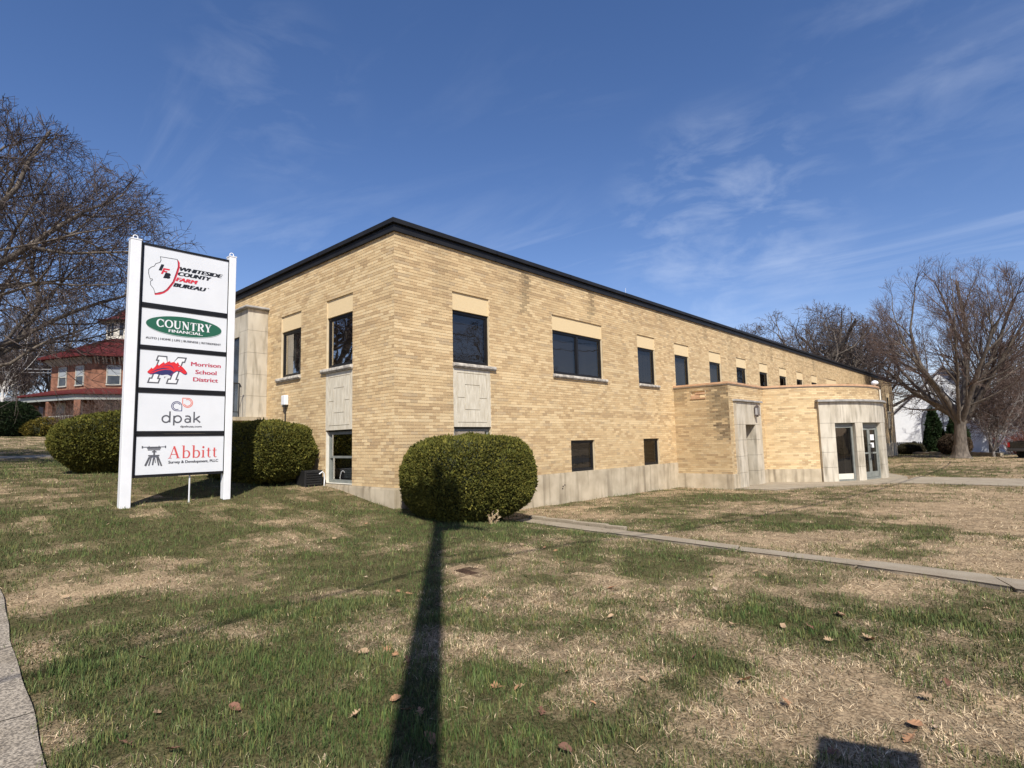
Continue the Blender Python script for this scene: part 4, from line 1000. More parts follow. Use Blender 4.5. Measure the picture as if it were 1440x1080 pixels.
# dpak
lay[0] = 0
lw_ = .013
def loop(cx, cz, r, corner, sgn):
    a = {'br': (-90, 270), 'tl': (90, 450)}[corner]
    st = []
    if corner == 'br':
        for rr in (r, r*.72): 
            p = arcp(cx, cz, rr, rr, -90 if rr == r else -62, -360 if rr == r else -335, 28)
            if rr == r: p = p+[(cx+r, cz-r), (cx, cz-r)]
            st.append((p, lw_))
    else:
        for rr in (r, r*.72):
            p = arcp(cx, cz, rr, rr, 90 if rr == r else 118, -180 if rr == r else -155, 28)
            if rr == r: p = p+[(cx-r, cz+r), (cx, cz+r)]
            st.append((p, lw_))
    return st
rib_print('blue_loop', i_navy, loop(-3.420, 1.700, .087, 'br', 1), F4); rib_print('coral_loop', i_orange, loop(-3.236, 1.770, .087, 'tl', 1), F4)
t4 = .026; xh = .058
def ring(cx, cz, r=.062, a0=0, a1=360): return (arcp(cx, cz, r, r, a0, a1, 24), t4)
rib_print('letter', i_grey, [ring(-3.593, 1.457), ([(-3.53, 1.395), (-3.53, 1.60)], t4)], F4)
rib_print('letter', i_grey, [ring(-3.398, 1.457), ([(-3.461, 1.34), (-3.461, 1.52)], t4)], F4)
rib_print('letter', i_grey, [([(-3.268, 1.513), (-3.225, 1.519), (-3.195, 1.511), (-3.18, 1.485), (-3.18, 1.395)], t4), (arcp(-3.228, 1.432, .044, .034, 0, 360, 20), t4*.9)], F4)
rib_print('letter', i_grey, [([(-3.115, 1.395), (-3.115, 1.60)], t4), ([(-3.105, 1.45), (-3.015, 1.52)], t4), ([(-3.085, 1.47), (-3.005, 1.397)], t4)], F4)
text('dpakusa.com', -3.35, -2.975, 1.303, .04, i_grey, F4, .0022)
# Abbitt
lay[0] = 0
wd = [('A', .88), ('b', .68), ('b', .68), ('i', .32), ('t', .40), ('t', .40)]
hh = .225; k_ = (.86-.06*hh*5)/(sum(b for a, b in wd)*hh)
x_ = -3.535
for ch, b in wd:
    serif_word([(ch, b)], x_, .725, hh, i_abb, F5, .72); x_ += b*hh*k_+.06*hh
text('Survey & Development, PLLC', -3.53, -2.655, .635, .052, i_grey, F5, .003)
rib_print('survey_transit', i_grey, [([(-3.96, .945), (-3.575, .945)], .011), ([(-3.88, .925), (-3.66, .925)], .022), ([(-3.87, .895), (-3.67, .895)], .016), ([(-3.955, .925), (-3.955, .965)], .02), ([(-3.585, .925), (-3.585, .965)], .02), ([(-3.85, .965), (-3.85, .93)], .012), ([(-3.69, .965), (-3.69, .93)], .012),
    ([(-3.765, .885), (-3.765, .80)], .026), ([(-3.80, .86), (-3.73, .86)], .02), ([(-3.86, .79), (-3.68, .79)], .020), ([(-3.84, .765), (-3.69, .765)], .014),
    ([(-3.84, .76), (-3.90, .61)], .030), ([(-3.81, .76), (-3.845, .61)], .018), ([(-3.77, .75), (-3.785, .62)], .022), ([(-3.755, .75), (-3.74, .66)], .012), ([(-3.72, .76), (-3.685, .61)], .022), ([(-3.70, .76), (-3.64, .60)], .026)], F5)

# ------------------------------------------------------------------ clipped evergreens
def shrub(name, label, cat, c, rad, n, e=2.6, tuft=.05, group=None, base=(.105, .108, .022), tip=(.20, .18, .035), seed=1, lump=.05, rz=0, shear_top=0., narrow=.0, core=corem, cone=0.):
    g = np.random.default_rng(seed); c = np.array(c, float); rad = np.array(rad, float)
    d = g.normal(size=(n, 3)); d /= np.linalg.norm(d, axis=1)[:, None]; d *= np.sign(g.random((n, 1))+.0); 
    k = (np.abs(d[:, 0])**e+np.abs(d[:, 1])**e+np.abs(d[:, 2])**e)**(-1/e); p = d*k[:, None]
    nr = np.sign(p)*np.abs(p)**(e-1)/rad; nr /= np.linalg.norm(nr, axis=1)[:, None]
    keep = p[:, 2] > -.97; p = p[keep]; nr = nr[keep]; n = len(p)
    lumps = (noise3(p[:, 0]*3.1+9, p[:, 1]*3.1, p[:, 2]*2.2, seed)-.5)*lump*2+(noise3(p[:, 0]*9, p[:, 1]*9, p[:, 2]*7, seed+3)-.5)*lump*.9
    taper = 1-narrow*np.clip(-p[:, 2], 0, 1)**1.5
    def shape(q, off):
        w = q*rad; w[:, 0] *= taper_of(q); w[:, 1] *= taper_of(q); w[:, 2] += shear_top*q[:, 0]*rad[0]*np.clip(q[:, 2], 0, 1); return w+off
    def taper_of(q): return (1-narrow*np.clip(-q[:, 2], 0, 1)**1.5)*(1-cone*np.clip((q[:, 2]+.5)/1.5, 0, 1)**1.1)
    P = shape(p.copy(), nr*lumps[:, None]) - nr*g.uniform(0, .06, (n, 1))
    R = np.array([[math.cos(rz), -math.sin(rz), 0], [math.sin(rz), math.cos(rz), 0], [0, 0, 1]])
    # two crossed slivers for every sprig
    out = nr*.75+g.normal(size=(n, 3))*.55+np.array([0, 0, .25]); out /= np.linalg.norm(out, axis=1)[:, None]
    s1 = np.cross(out, g.normal(size=(n, 3))); s1 /= np.linalg.norm(s1, axis=1)[:, None]; s2 = np.cross(out, s1)
    h = tuft*g.uniform(.6, 1.35, (n, 1))*np.where(g.random((n, 1)) < .015, 1.9, 1.0); w = h*.42
    tipp = P+out*h; Vs = []; 
    for s in (s1, s2): Vs += [P-s*w*.8, P+s*w*.8, tipp]
    V = (np.stack(Vs, 1).reshape(-1, 3) @ R.T)+c
    b = np.arange(n)[:, None]*6; F = np.concatenate([b+[0, 1, 2], b+[3, 4, 5]], 0)
    t = g.random((n, 1)); ln = noise3(p[:, 0]*5, p[:, 1]*5, p[:, 2]*5, seed+8)[:, None]
    C = np.array(base)*(.5+.9*t)*(.75+.5*ln); C = np.where(g.random((n, 1)) < .34, np.array(tip)*(.6+.6*t), C)
    root = thing(name, tuple(c-np.array([0, 0, rad[2]])), label, cat, group)
    V = V-np.array(root.location)
    o = npmesh('foliage', V, F, leafm, np.concatenate([C, C], 0), parent=root)
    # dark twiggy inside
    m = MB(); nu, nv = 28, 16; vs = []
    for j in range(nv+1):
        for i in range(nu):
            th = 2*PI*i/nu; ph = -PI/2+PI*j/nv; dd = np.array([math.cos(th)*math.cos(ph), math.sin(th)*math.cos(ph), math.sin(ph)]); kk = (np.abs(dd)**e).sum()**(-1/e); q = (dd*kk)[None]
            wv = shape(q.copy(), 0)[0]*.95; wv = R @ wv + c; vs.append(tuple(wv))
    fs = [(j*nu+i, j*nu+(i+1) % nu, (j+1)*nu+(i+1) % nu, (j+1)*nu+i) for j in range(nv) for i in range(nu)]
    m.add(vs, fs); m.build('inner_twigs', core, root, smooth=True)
    return root
shrub('clipped_yew', 'big rounded clipped yew at the near corner of the building, crossed by pole shadow', 'bush', (.97, -1.22, .17), (1.39, .98, .86), 52000, e=3.2, tuft=.043, seed=2, narrow=.18, lump=.045)
shrub('clipped_hedge', 'clipped yew hedge right of the sign, mostly in the sign shadow against the wall', 'hedge', (-.92, 4.36, .76), (.88, 1.62, .74), 42000, e=3.4, tuft=.045, seed=3, narrow=.14, rz=math.radians(6), shear_top=-.04)
shrub('clipped_hedge', 'sunlit yew hedge left of the sign, its rounded left end beside the driveway', 'hedge', (-2.80, 8.9, 1.12), (1.40, 1.4, .84), 46000, e=3.3, tuft=.05, seed=4, narrow=.30, rz=math.radians(-25), shear_top=.11)

# air conditioner behind the hedge with a pale hose
ac = thing('air_conditioner', (-.62, 2.75, Tf(-.6, 2.7)), 'shade-darkened metal air conditioner box with a white hose between hedge and brick wall', 'air conditioner')
m = MB(); m.box(-.54, -.10, 2.72, 3.15, Tf(-.6, 2.6)-.05, .33); m.build('case', unit_shaded, ac, bevel=.01)
m = MB()
for i in range(6): m.box(-.51, -.13, 2.70, 2.719, .0+.055*i, .03+.055*i)
m.build('grille', unit_shaded, ac)
m = MB(); m.path([(-.20, 2.69, .24), (-.14, 2.66, .29), (-.09, 2.67, .25), (-.07, 2.68, .12), (-.08, 2.68, -.06)], .014, 7); m.build('hose', white, ac)

# ------------------------------------------------------------------ bare trees
def bare_tree(seed, H, R0, trunk_h, n_limb, spread, limb_len, droop=0., tw=1.0, up=.15, kids=.93, ang=(.45, 1.15), levels=5, gnarl=.22, lean=(0, 0), minr=.006, env=None):
    R_ = random.Random(seed); segs = []
    def inside(q):
        ez = (q.z-env[0])/(env[2] if q.z > env[0] else env[3]); return (q.x**2+q.y**2)/env[1]**2+ez*ez < 1
    def grow(p, d, ln, r, lv):
        if env and lv > 0:      # a branch is only as long as the crown is deep in its direction
            t = .3
            while t < ln and (p.z+d.z*t < trunk_h+1.3 and t < env[1]*.8 or inside(p+d*t)): t += .3
            if t < ln: t *= R_.uniform(.85, 1.12); r = max(minr, r*(.45+.55*t/ln)) if lv > 1 else r; ln = min(ln, t)
            if ln < .35: ln = .35
        n = int(5+2*(lv < 2)+(lv == 1)*2+(lv == 2)) if lv < 4 else (3 if lv == 4 else 2); step = ln/n; q = p.copy(); d = d.copy(); rr = r
        for i in range(n):
            wob = gnarl*(1.0 if lv else .25); d = d+Vector((R_.gauss(0, wob), R_.gauss(0, wob), R_.gauss(0, wob)*.7+up*(.5 if lv < 3 else .2)-droop*(i/n)*(lv in (1, 2, 3))))
            d.normalize(); nq = q+d*step
            if env and lv > 0 and nq.z > trunk_h+1.3:
                ez = (nq.z-env[0])/(env[2] if nq.z > env[0] else env[3]); k_ = ((nq.x**2+nq.y**2)/env[1]**2+ez*ez)
                if k_ > 1+R_.uniform(-.10, .16): return q, d, rr
            rn = max(minr*.6, r*(1-(i+1)/n*(.62 if lv else .25)))
            segs.append((tuple(q), tuple(nq), rr, rn, lv)); q = nq; rr = rn
            if lv < levels and (lv > 0) and i >= (1 if lv < 3 else 0):
                k = 1 if lv < 2 else (2 if R_.random() < .55 else 1)
                for _ in range(k):
                    if R_.random() < kids:
                        ax = d.orthogonal(); ax.rotate(Matrix.Rotation(R_.uniform(0, 2*PI), 3, d)); nd = d.copy(); nd.rotate(Matrix.Rotation(R_.uniform(*ang), 3, ax))
                        grow(q.copy(), nd, ln*R_.uniform(.42, .72)*(1-.38*i/n), max(minr, rn*R_.uniform(.42, .68)), lv+1)
        if 0 < lv < levels: 
            nd = d+Vector((R_.gauss(0, .3), R_.gauss(0, .3), .1)); grow(q, nd.normalized(), ln*.5, rr*.9, lv+1)
        return q, d, rr
    p, d, rr = grow(Vector((0, 0, 0)), Vector((lean[0], lean[1], 1)).normalized(), trunk_h, R0, 0)
    for i in range(n_limb):
        a = 2*PI*i/n_limb+R_.uniform(-.35, .35); el = R_.uniform(*spread)
        dd = Vector((math.cos(a)*math.cos(el), math.sin(a)*math.cos(el), math.sin(el))); h0 = trunk_h*(1-.32*R_.random()*(i > 0))
        st = Vector((lean[0]*h0, lean[1]*h0, h0)); st = p.lerp(Vector((0, 0, 0)), 1-h0/trunk_h)
        grow(st, dd, limb_len*R_.uniform(.8, 1.15), R0*R_.uniform(.30, .50), 1)
    grow(p, Vector((R_.uniform(-.3, .3), R_.uniform(-.3, .3), 1)).normalized(), H-trunk_h, rr*.8, 1)
    return segs
def seg_mesh(segs, n, name, mat, parent):
    if not segs: return
    A = np.array([s[0] for s in segs]); B = np.array([s[1] for s in segs]); ra = np.array([s[2] for s in segs]); rb = np.array([s[3] for s in segs])
    d = B-A; d /= np.linalg.norm(d, axis=1)[:, None]; B = B+d*ra[:, None]*.3
    ref = np.where(np.abs(d[:, 2:3]) < .9, np.array([[0, 0, 1.]]), np.array([[1., 0, 0]])); x = np.cross(d, ref); x /= np.linalg.norm(x, axis=1)[:, None]; y = np.cross(d, x)
    vs = []
    for P, r_ in ((A, ra), (B, rb)):
        for i in range(n):
            t = 2*PI*i/n; vs.append(P+(x*math.cos(t)+y*math.sin(t))*r_[:, None])
    V = np.stack(vs, 1).reshape(-1, 3); b = np.arange(len(segs))[:, None]*2*n
    F = np.concatenate([b+[i, (i+1) % n, n+(i+1) % n, n+i] for i in range(n)], 0)
    return npmesh(name, V, F, mat, parent=parent, smooth=n > 4)
def tree_obj(name, loc, label, segs, mat_b, mat_t, cat='tree', group=None, flare=0, rz=0, sc=1):
    t = thing(name, loc, label, cat, group, rz); t.scale = (sc,)*3
    tr = [s for s in segs if s[4] == 0]; br = [s for s in segs if s[4] in (1, 2)]; tw = [s for s in segs if s[4] > 2]
    o = seg_mesh(tr, 12, 'trunk', mat_b, t)
    if flare:
        m = MB(); R0 = segs[0][2]; n = 18; vs = []
        hs = [-.3, 0, .15, .35, .6, 1.0]; fs_ = [2.0, 1.75, 1.4, 1.2, 1.08, .99]
        for h, k in zip(hs, fs_): vs += [(R0*k*(1+.16*math.sin(5*a+1)*(k-1)*2)*math.cos(a), R0*k*(1+.16*math.sin(5*a+1)*(k-1)*2)*math.sin(a), h) for a in [2*PI*i/n for i in range(n)]]
        m.add(vs, [(j*n+i, j*n+(i+1) % n, (j+1)*n+(i+1) % n, (j+1)*n+i) for j in range(5) for i in range(n)]); m.build('root_flare', mat_b, t, org=(0, 0, 0), smooth=True)
    seg_mesh(br, 7, 'branches', mat_b, t); seg_mesh(tw, 3, 'crown', mat_t, t)
    return t
sp1 = bare_tree(11, 12.5, .42, 3.2, 10, (.30, 1.0), 10.5, droop=.05, gnarl=.17, levels=5, minr=.0095, kids=.97, env=(6.9, 9.7, 5.9, 3.4))
tree_obj('bare_tree', (-7.3, 18.6, Tf(-7.3, 18.6)-.1), 'big spreading bare tree on the left whose twigs reach over behind the sign', sp1, bark, twigm, rz=.4)
sp2 = bare_tree(35, 14.5, .44, 3.0, 12, (.45, 1.25), 9.0, droop=.01, gnarl=.075, levels=5, minr=.0085, up=.09, kids=.84, ang=(.30, .85), env=(9.2, 5.6, 6.1, 6.6))
tree_obj('bare_tree', (45.7, -5.27, Tf(45.7, -5.3)-.05), 'large bare tree with a thick flared trunk on the far lawn at the right', sp2, bark, twigr, flare=1, rz=.3)
sp3 = bare_tree(38, 14.5, .58, 5.0, 9, (.25, 1.15), 8.8, droop=.0, gnarl=.21, levels=5, minr=.018, kids=.66, env=(9.8, 7.2, 5.6, 5.2))
oak_a = tree_obj('bare_oak', (60.5, 9.0, -1.6), 'gnarled bare oak showing highest above the far end of the roof', sp3, bark, twigm, rz=1.0, sc=1.10)
def tcopy(o, loc, rz, sc, label, name=None):
    c = copy_tree(o); c.location = loc; c.rotation_euler.z = rz; c.scale = (sc,)*3; c['label'] = label
    return c
tcopy(oak_a, (63, 18.5, -1.2), 2.5, 1.05, 'bare oak with a pale upright fork left of the highest oak over the roof')
tcopy(oak_a, (64, 26.5, -1.2), 4.0, 1.0, 'leftmost bare oak peeping over the black roof edge')
tcopy(oak_a, (66, 3.5, -1.6), 5.2, .95, 'bare oak with low spreading limbs between the building end and the church')
tcopy(oak_a, (80, 12.0, -1.6), .4, 1.0, 'more distant bare oak behind the highest oak')
tcopy(oak_a, (61.5, 14.6, -1.4), 3.3, 1.0, 'bare oak close left of the highest oak, slightly lower')
tcopy(oak_a, (71, 9.0, -1.5), 5.9, 1.1, 'bare oak behind the building end, its crown merging with the highest oak')
sp4 = bare_tree(47, 13, .20, 4.0, 6, (.7, 1.25), 5.0, droop=0, gnarl=.2, levels=4, minr=.02, up=.2)
bt = tree_obj('slim_bare_tree', (3.0, 78, 3), 'slim bare tree behind the brick house, nearest its left eave', sp4, bark, twigm, rz=0, sc=1.0)
far_left = [(-1, 72, .95, 1.1, 'bare tree at the far left edge behind the dark evergreen'), (6.0, 82, 1.3, 2.0, 'tall bare tree rising behind the red roof cupola'), (-2.5, 86, 1.15, 3.1, 'bare tree far behind the white shed'), (1.2, 95, 1.35, 4.0, 'distant bare tree between shed and brick house'),
            (11, 90, 1.2, 5.0, 'bare tree hidden mostly by the brick house roof'), (-6.5, 80, 1.1, 5.6, 'bare tree at the very left margin of the far lawn')]
for x_, y_, s_, rz_, lb in far_left: tcopy(bt, (x_, y_, Tf(x_, y_)-.1), rz_, s_, lb)
sp5 = bare_tree(53, 10.5, .16, 4.5, 4, (.8, 1.3), 3.6, gnarl=.16, levels=4, minr=.018, up=.2)
bi = tree_obj('birch_tree', (0.3, 66, Tf(0, 66)-.1), 'white barked birch left of the brick house, nearer and thicker of two', sp5, birchm, twigm)
tcopy(bi, (1.4, 70, Tf(1, 70)-.1), 2.2, .92, 'white barked birch left of the brick house, thinner one farther back')
# small trees and brush on the right
sp6 = bare_tree(61, 6.5, .11, .5, 7, (.75, 1.25), 4.2, gnarl=.14, levels=4, minr=.012, up=.1)
mt = tree_obj('multistem_tree', (49.5, -6.9, Tf(49, -7)-.05), 'pale grey tree with many stems from one base right of the thick trunk', sp6, pm('bark_pale', (.20, .18, .16), (.34, .31, .28), 6, .9), twigr)
tcopy(mt, (62, -8.5, Tf(62, -8)-.1), 1.7, .95, 'thin many stemmed bare tree before the right end of the church')
tcopy(oak_a, (75, -12.5, -1.8), 3.3, .85, 'far bare tree at the right picture edge behind the red shrubs')
tcopy(oak_a, (78, -5.5, -1.8), 2.2, .80, 'bare tree standing behind the white church gable')
def brush(name, label, c, r_, h, n, mat, seed, cat='shrub', group=None):
    R_ = random.Random(seed); segs = []
    for i in range(n):
        a = R_.uniform(0, 2*PI); q = Vector((R_.gauss(0, r_*.35), R_.gauss(0, r_*.35), 0)); d = Vector((math.cos(a)*.5, math.sin(a)*.5, 1)).normalized(); ln = h*R_.uniform(.6, 1.05)
        for k in range(4):
            d = (d+Vector((R_.gauss(0, .22), R_.gauss(0, .22), -.04))).normalized(); nq = q+d*ln/4; segs.append((tuple(q), tuple(nq), .014*(1-k*.2), .014*(.8-k*.2), 1))
            for _ in range(2): 
                d2 = (d+Vector((R_.gauss(0, .6), R_.gauss(0, .6), R_.gauss(0, .4)))).normalized(); e_ = nq+d2*ln*.22; segs.append((tuple(nq), tuple(e_), .008, .005, 1))
            q = nq
    t = thing(name, c, label, cat, group); seg_mesh(segs, 3, 'stems', mat, t); return t
redtwig = pm('red_stems', (.13, .035, .022), (.20, .07, .045), 3, .9)
brush('red_shrub', 'dense red brown leafless shrub beside the parked truck', (60, -11.2, Tf(60, -11)), 2.2, 2.3, 520, redtwig, 3); brush('red_shrub', 'red brown leafless shrub behind the many stemmed tree', (60, -8.8, Tf(60, -9)), 1.8, 2.0, 420, redtwig, 4)
brush('red_shrub', 'red brown leafless shrub at the right margin behind the truck', (63, -13.2, Tf(63, -13)), 2.4, 2.4, 420, redtwig, 14)
shrub('round_shrub', 'low rounded brown leafless shrub left of the thick tree trunk', 'shrub', (56.5, -4.0, -.35), (1.25, 1.2, .95), 5200, e=2.2, tuft=.10, base=(.075, .050, .030), tip=(.13, .09, .06), seed=9, core=pm('brown_core', (.05, .035, .022), (.07, .05, .03), 8, .95))
shrub('round_shrub', 'low dark shrub by the corner of the building end', 'shrub', (63.5, .2, -.85), (1.5, 1.2, .6), 4000, e=2.2, tuft=.10, base=(.05, .045, .022), tip=(.09, .07, .04), seed=19)
gb = (.022, .042, .014); gt = (.05, .085, .03)
shrub('arborvitae', 'dark pointed evergreen left of the church arch, the taller of two', 'evergreen', (60.5, -2.1, .85), (.85, .85, 2.15), 9000, e=2.2, tuft=.16, base=gb, tip=gt, seed=5, lump=.14, cone=.62)
shrub('arborvitae', 'dark evergreen just left of the thick trunk in front of the church arch', 'evergreen', (60.0, -3.9, .55), (1.0, .95, 1.9), 9000, e=2.2, tuft=.16, base=gb, tip=gt, seed=6, lump=.14, cone=.6)
shrub('arborvitae', 'green bushy evergreen touching the far corner of the brick building', 'evergreen', (60.5, 2.6, -.05), (1.0, 1.0, 1.25), 7000, e=2.0, tuft=.15, base=(.035, .06, .016), tip=(.07, .11, .03), seed=7, lump=.10)
# left: evergreens by the brick house
shrub('yew_bush', 'large dark evergreen bush in front of the white shed', 'bush', (-.2, 56.0, Tf(0, 56)+1.2), (2.0, 1.8, 1.75), 11000, e=2.1, tuft=.15, base=(.012, .024, .008), tip=(.03, .05, .015), seed=21, lump=.12)
shrub('golden_bush', 'yellow green bush behind the iron fence beside the dark evergreen', 'bush', (1.9, 55.0, Tf(2, 55)+.65), (1.7, 1.3, .95), 8000, e=2.0, tuft=.13, base=(.13, .11, .02), tip=(.28, .21, .04), seed=22, lump=.14)
brush('bare_shrub', 'bare reddish shrub before the porch corner', (6.6, 52.0, Tf(6, 52)), 1.6, 4.2, 190, twigr, 31); brush('bare_shrub', 'thin bare shrub beside the golden bush', (3.6, 54.0, Tf(3.5, 54)), 1.1, 3.0, 150, twigr, 32)
brush('bare_shrub', 'tall bare shrub in front of the grey porch railing', (8.9, 53.0, Tf(9, 53)), 1.6, 3.6, 170, twigm, 33)
shrub('corner_shrub', 'low leafy evergreen peeping left of the birches', 'shrub', (-2.5, 62, Tf(-2, 62)+1.2), (2.4, 2, 1.7), 5000, e=2.0, tuft=.2, base=(.03, .035, .012), tip=(.07, .06, .02), seed=24, lump=.2)
# ------------------------------------------------------------------ octagonal brick house
HX = CAM.x + 60*f.x*1.0; 
def DLz(D, Lt, z): # point at depth D ahead and Lt to the right of the camera heading (plan only)
    return (CAM.x+D*math.sin(yaw)+Lt*math.cos(yaw), CAM.y+D*math.cos(yaw)-Lt*math.sin(yaw), z)
hc = Vector(DLz(61.6, -40.4, 0)); hz = Tf(hc.x, hc.y)+.75
house = thing('brick_house', (hc.x, hc.y, hz), 'red brick octagon house with dark red metal roofs and a white windowed cupola', 'house')
hr0 = math.atan2(CAM.y-hc.y, CAM.x-hc.x)     # towards the camera
def octo(R, n=8, off=0.0): return [(hc.x+R*math.cos(hr0+off+PI/n+2*PI*i/n), hc.y+R*math.sin(hr0+off+PI/n+2*PI*i/n)) for i in range(n)]
OFF = -.14
def H(name, mat, mb, par=house): return mb.build(name, mat, par)
zt = hz+6.6; RW = 7.6; base = octo(RW, off=OFF)
m = MB(); m.prism(base, hz-2.5, zt); hwall = H('wall', redbrick, m)
m = MB(); ev = octo(RW+1.15, off=OFF); top = [(x-1.3, y+.0-1.6*0) for x, y in octo(2.1, off=OFF)]; n = 8
m.add([(x, y, zt-.12) for x, y in ev]+[(x, y, zt+.05) for x, y in ev]+[(x, y, zt+2.5) for x, y in top], [tuple(range(7, -1, -1))]+[(i, (i+1) % 8, 8+(i+1) % 8, 8+i) for i in range(8)]+[(8+i, 8+(i+1) % 8, 16+(i+1) % 8, 16+i) for i in range(8)]+[tuple(range(16, 24))])
hroof = H('roof', redroof, m)
m = MB()
for i in range(8):
    a, b = Vector(ev[i]), Vector(ev[(i+1) % 8])
    for k in range(1, 14):
        p = a.lerp(b, k/14); c_ = Vector((hc.x, hc.y)); q = p.lerp(c_, .75*min(1, 1.0)); 
        zz = zt+.06+1.7*.93*.97
        q1 = Vector(top[i]).lerp(Vector(top[(i+1) % 8]), k/14); m.tube((p.x, p.y, zt+.06), (q1.x, q1.y, zt+2.52), .02, .02, 4)
H('roof_seams', redroof, m, hroof)
m = MB()
for i in range(8):      # paired brackets under the eaves
    a, b = Vector(base[i]), Vector(base[(i+1) % 8]); d = (b-a).normalized(); nr = Vector((d.y, -d.x)); nr = nr if (a+nr-Vector((hc.x, hc.y))).length > (a-Vector((hc.x, hc.y))).length else -nr
    for k in range(9):
        for e in (-.12, .12):
            p = a.lerp(b, (k+.5)/9)+d*e; q = p+nr*.75; m.add([(p.x, p.y, zt-.75), (p.x, p.y, zt-.14), (q.x, q.y, zt-.14), (p.x+d.x*.12, p.y+d.y*.12, zt-.75), (p.x+d.x*.12, p.y+d.y*.12, zt-.14), (q.x+d.x*.12, q.y+d.y*.12, zt-.14)], [(0, 1, 2), (5, 4, 3), (0, 2, 5, 3), (1, 4, 5, 2), (0, 3, 4, 1)])
H('eave_brackets', flat('bracket_grey', (.42, .42, .38)), m, hwall)['kind'] = 'stuff'
def face_wall(i, R=RW):
    b = octo(R, off=OFF); a, c = Vector(b[i]), Vector(b[(i+1) % 8]); mid = (a+c)/2-Vector((hc.x, hc.y)); W = Wall(a, c)
    if W.Nn.dot(mid) < 0: W = Wall(c, a)
    return W
pm('house_trim', (.36, .35, .30), (.44, .43, .37), 4, .7)
def hwin(W, u, z0, z1, w_=1.0):
    m = MB(); t = .09
    W.box(m, u-w_/2-t, u-w_/2, -.08, .05, z0, z1+t); W.box(m, u+w_/2, u+w_/2+t, -.08, .05, z0, z1+t); W.box(m, u-w_/2, u+w_/2, -.08, .05, z1, z1+t*1.6); W.box(m, u-w_/2-t*1.3, u+w_/2+t*1.3, -.12, .05, z0-.12, z0); W.box(m, u-w_/2, u+w_/2, -.05, .04, (z0+z1)/2-.04, (z0+z1)/2+.04)
    fr = H('window', MATS.get('house_trim') or pm('house_trim', (.36, .35, .30), (.44, .43, .37), 4, .7), m)
    m = MB(); W.box(m, u-w_/2, u+w_/2, -.02, -.01, z0, (z0+z1)/2-.04); m.build('pane', glassdk, fr); m = MB(); W.box(m, u-w_/2, u+w_/2, -.035, -.025, (z0+z1)/2+.04, z1); m.build('pane', flat('pale_shade', (.28, .30, .31)) if 'pale_shade' not in MATS else MATS['pale_shade'], fr)
for i in range(8):
    W = face_wall(i)
    for k in (.3, .72): hwin(W, W.len*k, hz+3.9, hz+5.6)
# porch roof ring with posts, frieze, rail
pr1, pr2 = octo(RW+2.5, off=OFF), octo(RW+.02, off=OFF); zp = hz+2.75
m = MB(); m.add([(x, y, zp) for x, y in pr1]+[(x, y, zp+.14) for x, y in pr1]+[(x, y, zp+.75) for x, y in pr2], [(i, (i+1) % 8, 8+(i+1) % 8, 8+i) for i in range(8)]+[(8+i, 8+(i+1) % 8, 16+(i+1) % 8, 16+i) for i in range(8)]+[tuple(range(7, -1, -1))]); H('porch_roof', redroof, m)
for i in range(8):
    W = face_wall(i, RW+2.2); m = MB(); W.box(m, .02, W.len-.02, 0, .1, zp-.50, zp-.01); H('porch_frieze', flat('porch_grey_paint', (.30, .31, .28)) if 'porch_grey_paint' not in MATS else MATS['porch_grey_paint'], m)
    m = MB(); W.box(m, 0, .5, .0, .45, hz-2.2, zp-.51); H('porch_pier', redbrick, m)
    m = MB(); W.box(m, W.len/2-.18, W.len/2+.18, .05, .4, hz-1.2, zp-.51); H('porch_pier', redbrick, m)
    m = MB(); W.box(m, .5, W.len, .1, .16, hz+.75, hz+.83)
    for k in range(26): u_ = .55+k*(W.len-.6)/26; W.box(m, u_, u_+.05, .11, .15, hz-.1, hz+.75)
    H('porch_railing', MATS['house_trim'], m)
    W2_ = face_wall(i); hwin(W2_, W2_.len*.3, hz+.4, hz+2.1, 1.1); hwin(W2_, W2_.len*.72, hz+.4, hz+2.1, 1.1)
m = MB(); m.prism(octo(RW+2.3, off=OFF), hz-2.5, hz-.1); H('porch_floor', concrete, m)
# cupola
zc0 = zt+2.4; hc = hc+Vector((-1.3, 0, 0)); m = MB(); m.prism(octo(1.95, off=OFF), zc0, zc0+2.1); cup = H('cupola', cream, m)
for i in range(8):
    W = face_wall(i, 1.96); g = MB(); W.box(g, .28, .62, -.02, .01, zc0+.5, zc0+1.8); W.box(g, .78, 1.1, -.02, .01, zc0+.5, zc0+1.8); g.build('pane', glassdk, cup)
m = MB(); prof = [(2.75, 2.05), (2.75, 2.15), (1.9, 2.45), (1.2, 2.85), (.8, 3.3), (.78, 3.4)]
vs = [(hc.x+rr*math.cos(hr0+OFF+PI/8+2*PI*i/8), hc.y+rr*math.sin(hr0+OFF+PI/8+2*PI*i/8), zc0+z) for rr, z in prof for i in range(8)]
m.add(vs, [(8*j+i, 8*j+(i+1) % 8, 8*j+8+(i+1) % 8, 8*j+8+i) for j in range(5) for i in range(8)]+[tuple(range(40, 48)), tuple(range(7, -1, -1))]); m.build('cupola_roof', redroof, cup)

# white shed left of the house
sx, sy, _ = DLz(66, -60.0, 0); sz = Tf(sx, sy)
shd = thing('white_shed', (sx, sy, sz), 'low white garage with grey shingle roof at the far left edge', 'garage', rz=-.8)
m = MB(); m.box(-4, 4, -3, 3, -.5, 2.4); m.build('wall', wsiding, shd, org=(0, 0, 0))
m = MB(); m.add([(-4.4, -3.4, 2.3), (4.4, -3.4, 2.3), (4.4, 3.4, 2.3), (-4.4, 3.4, 2.3), (-4.4, 0, 4.3), (4.4, 0, 4.3)], [(0, 1, 5, 4), (2, 3, 4, 5), (0, 4, 3), (1, 2, 5), (3, 2, 1, 0)]); m.build('roof', greyroof, shd, org=(0, 0, 0))
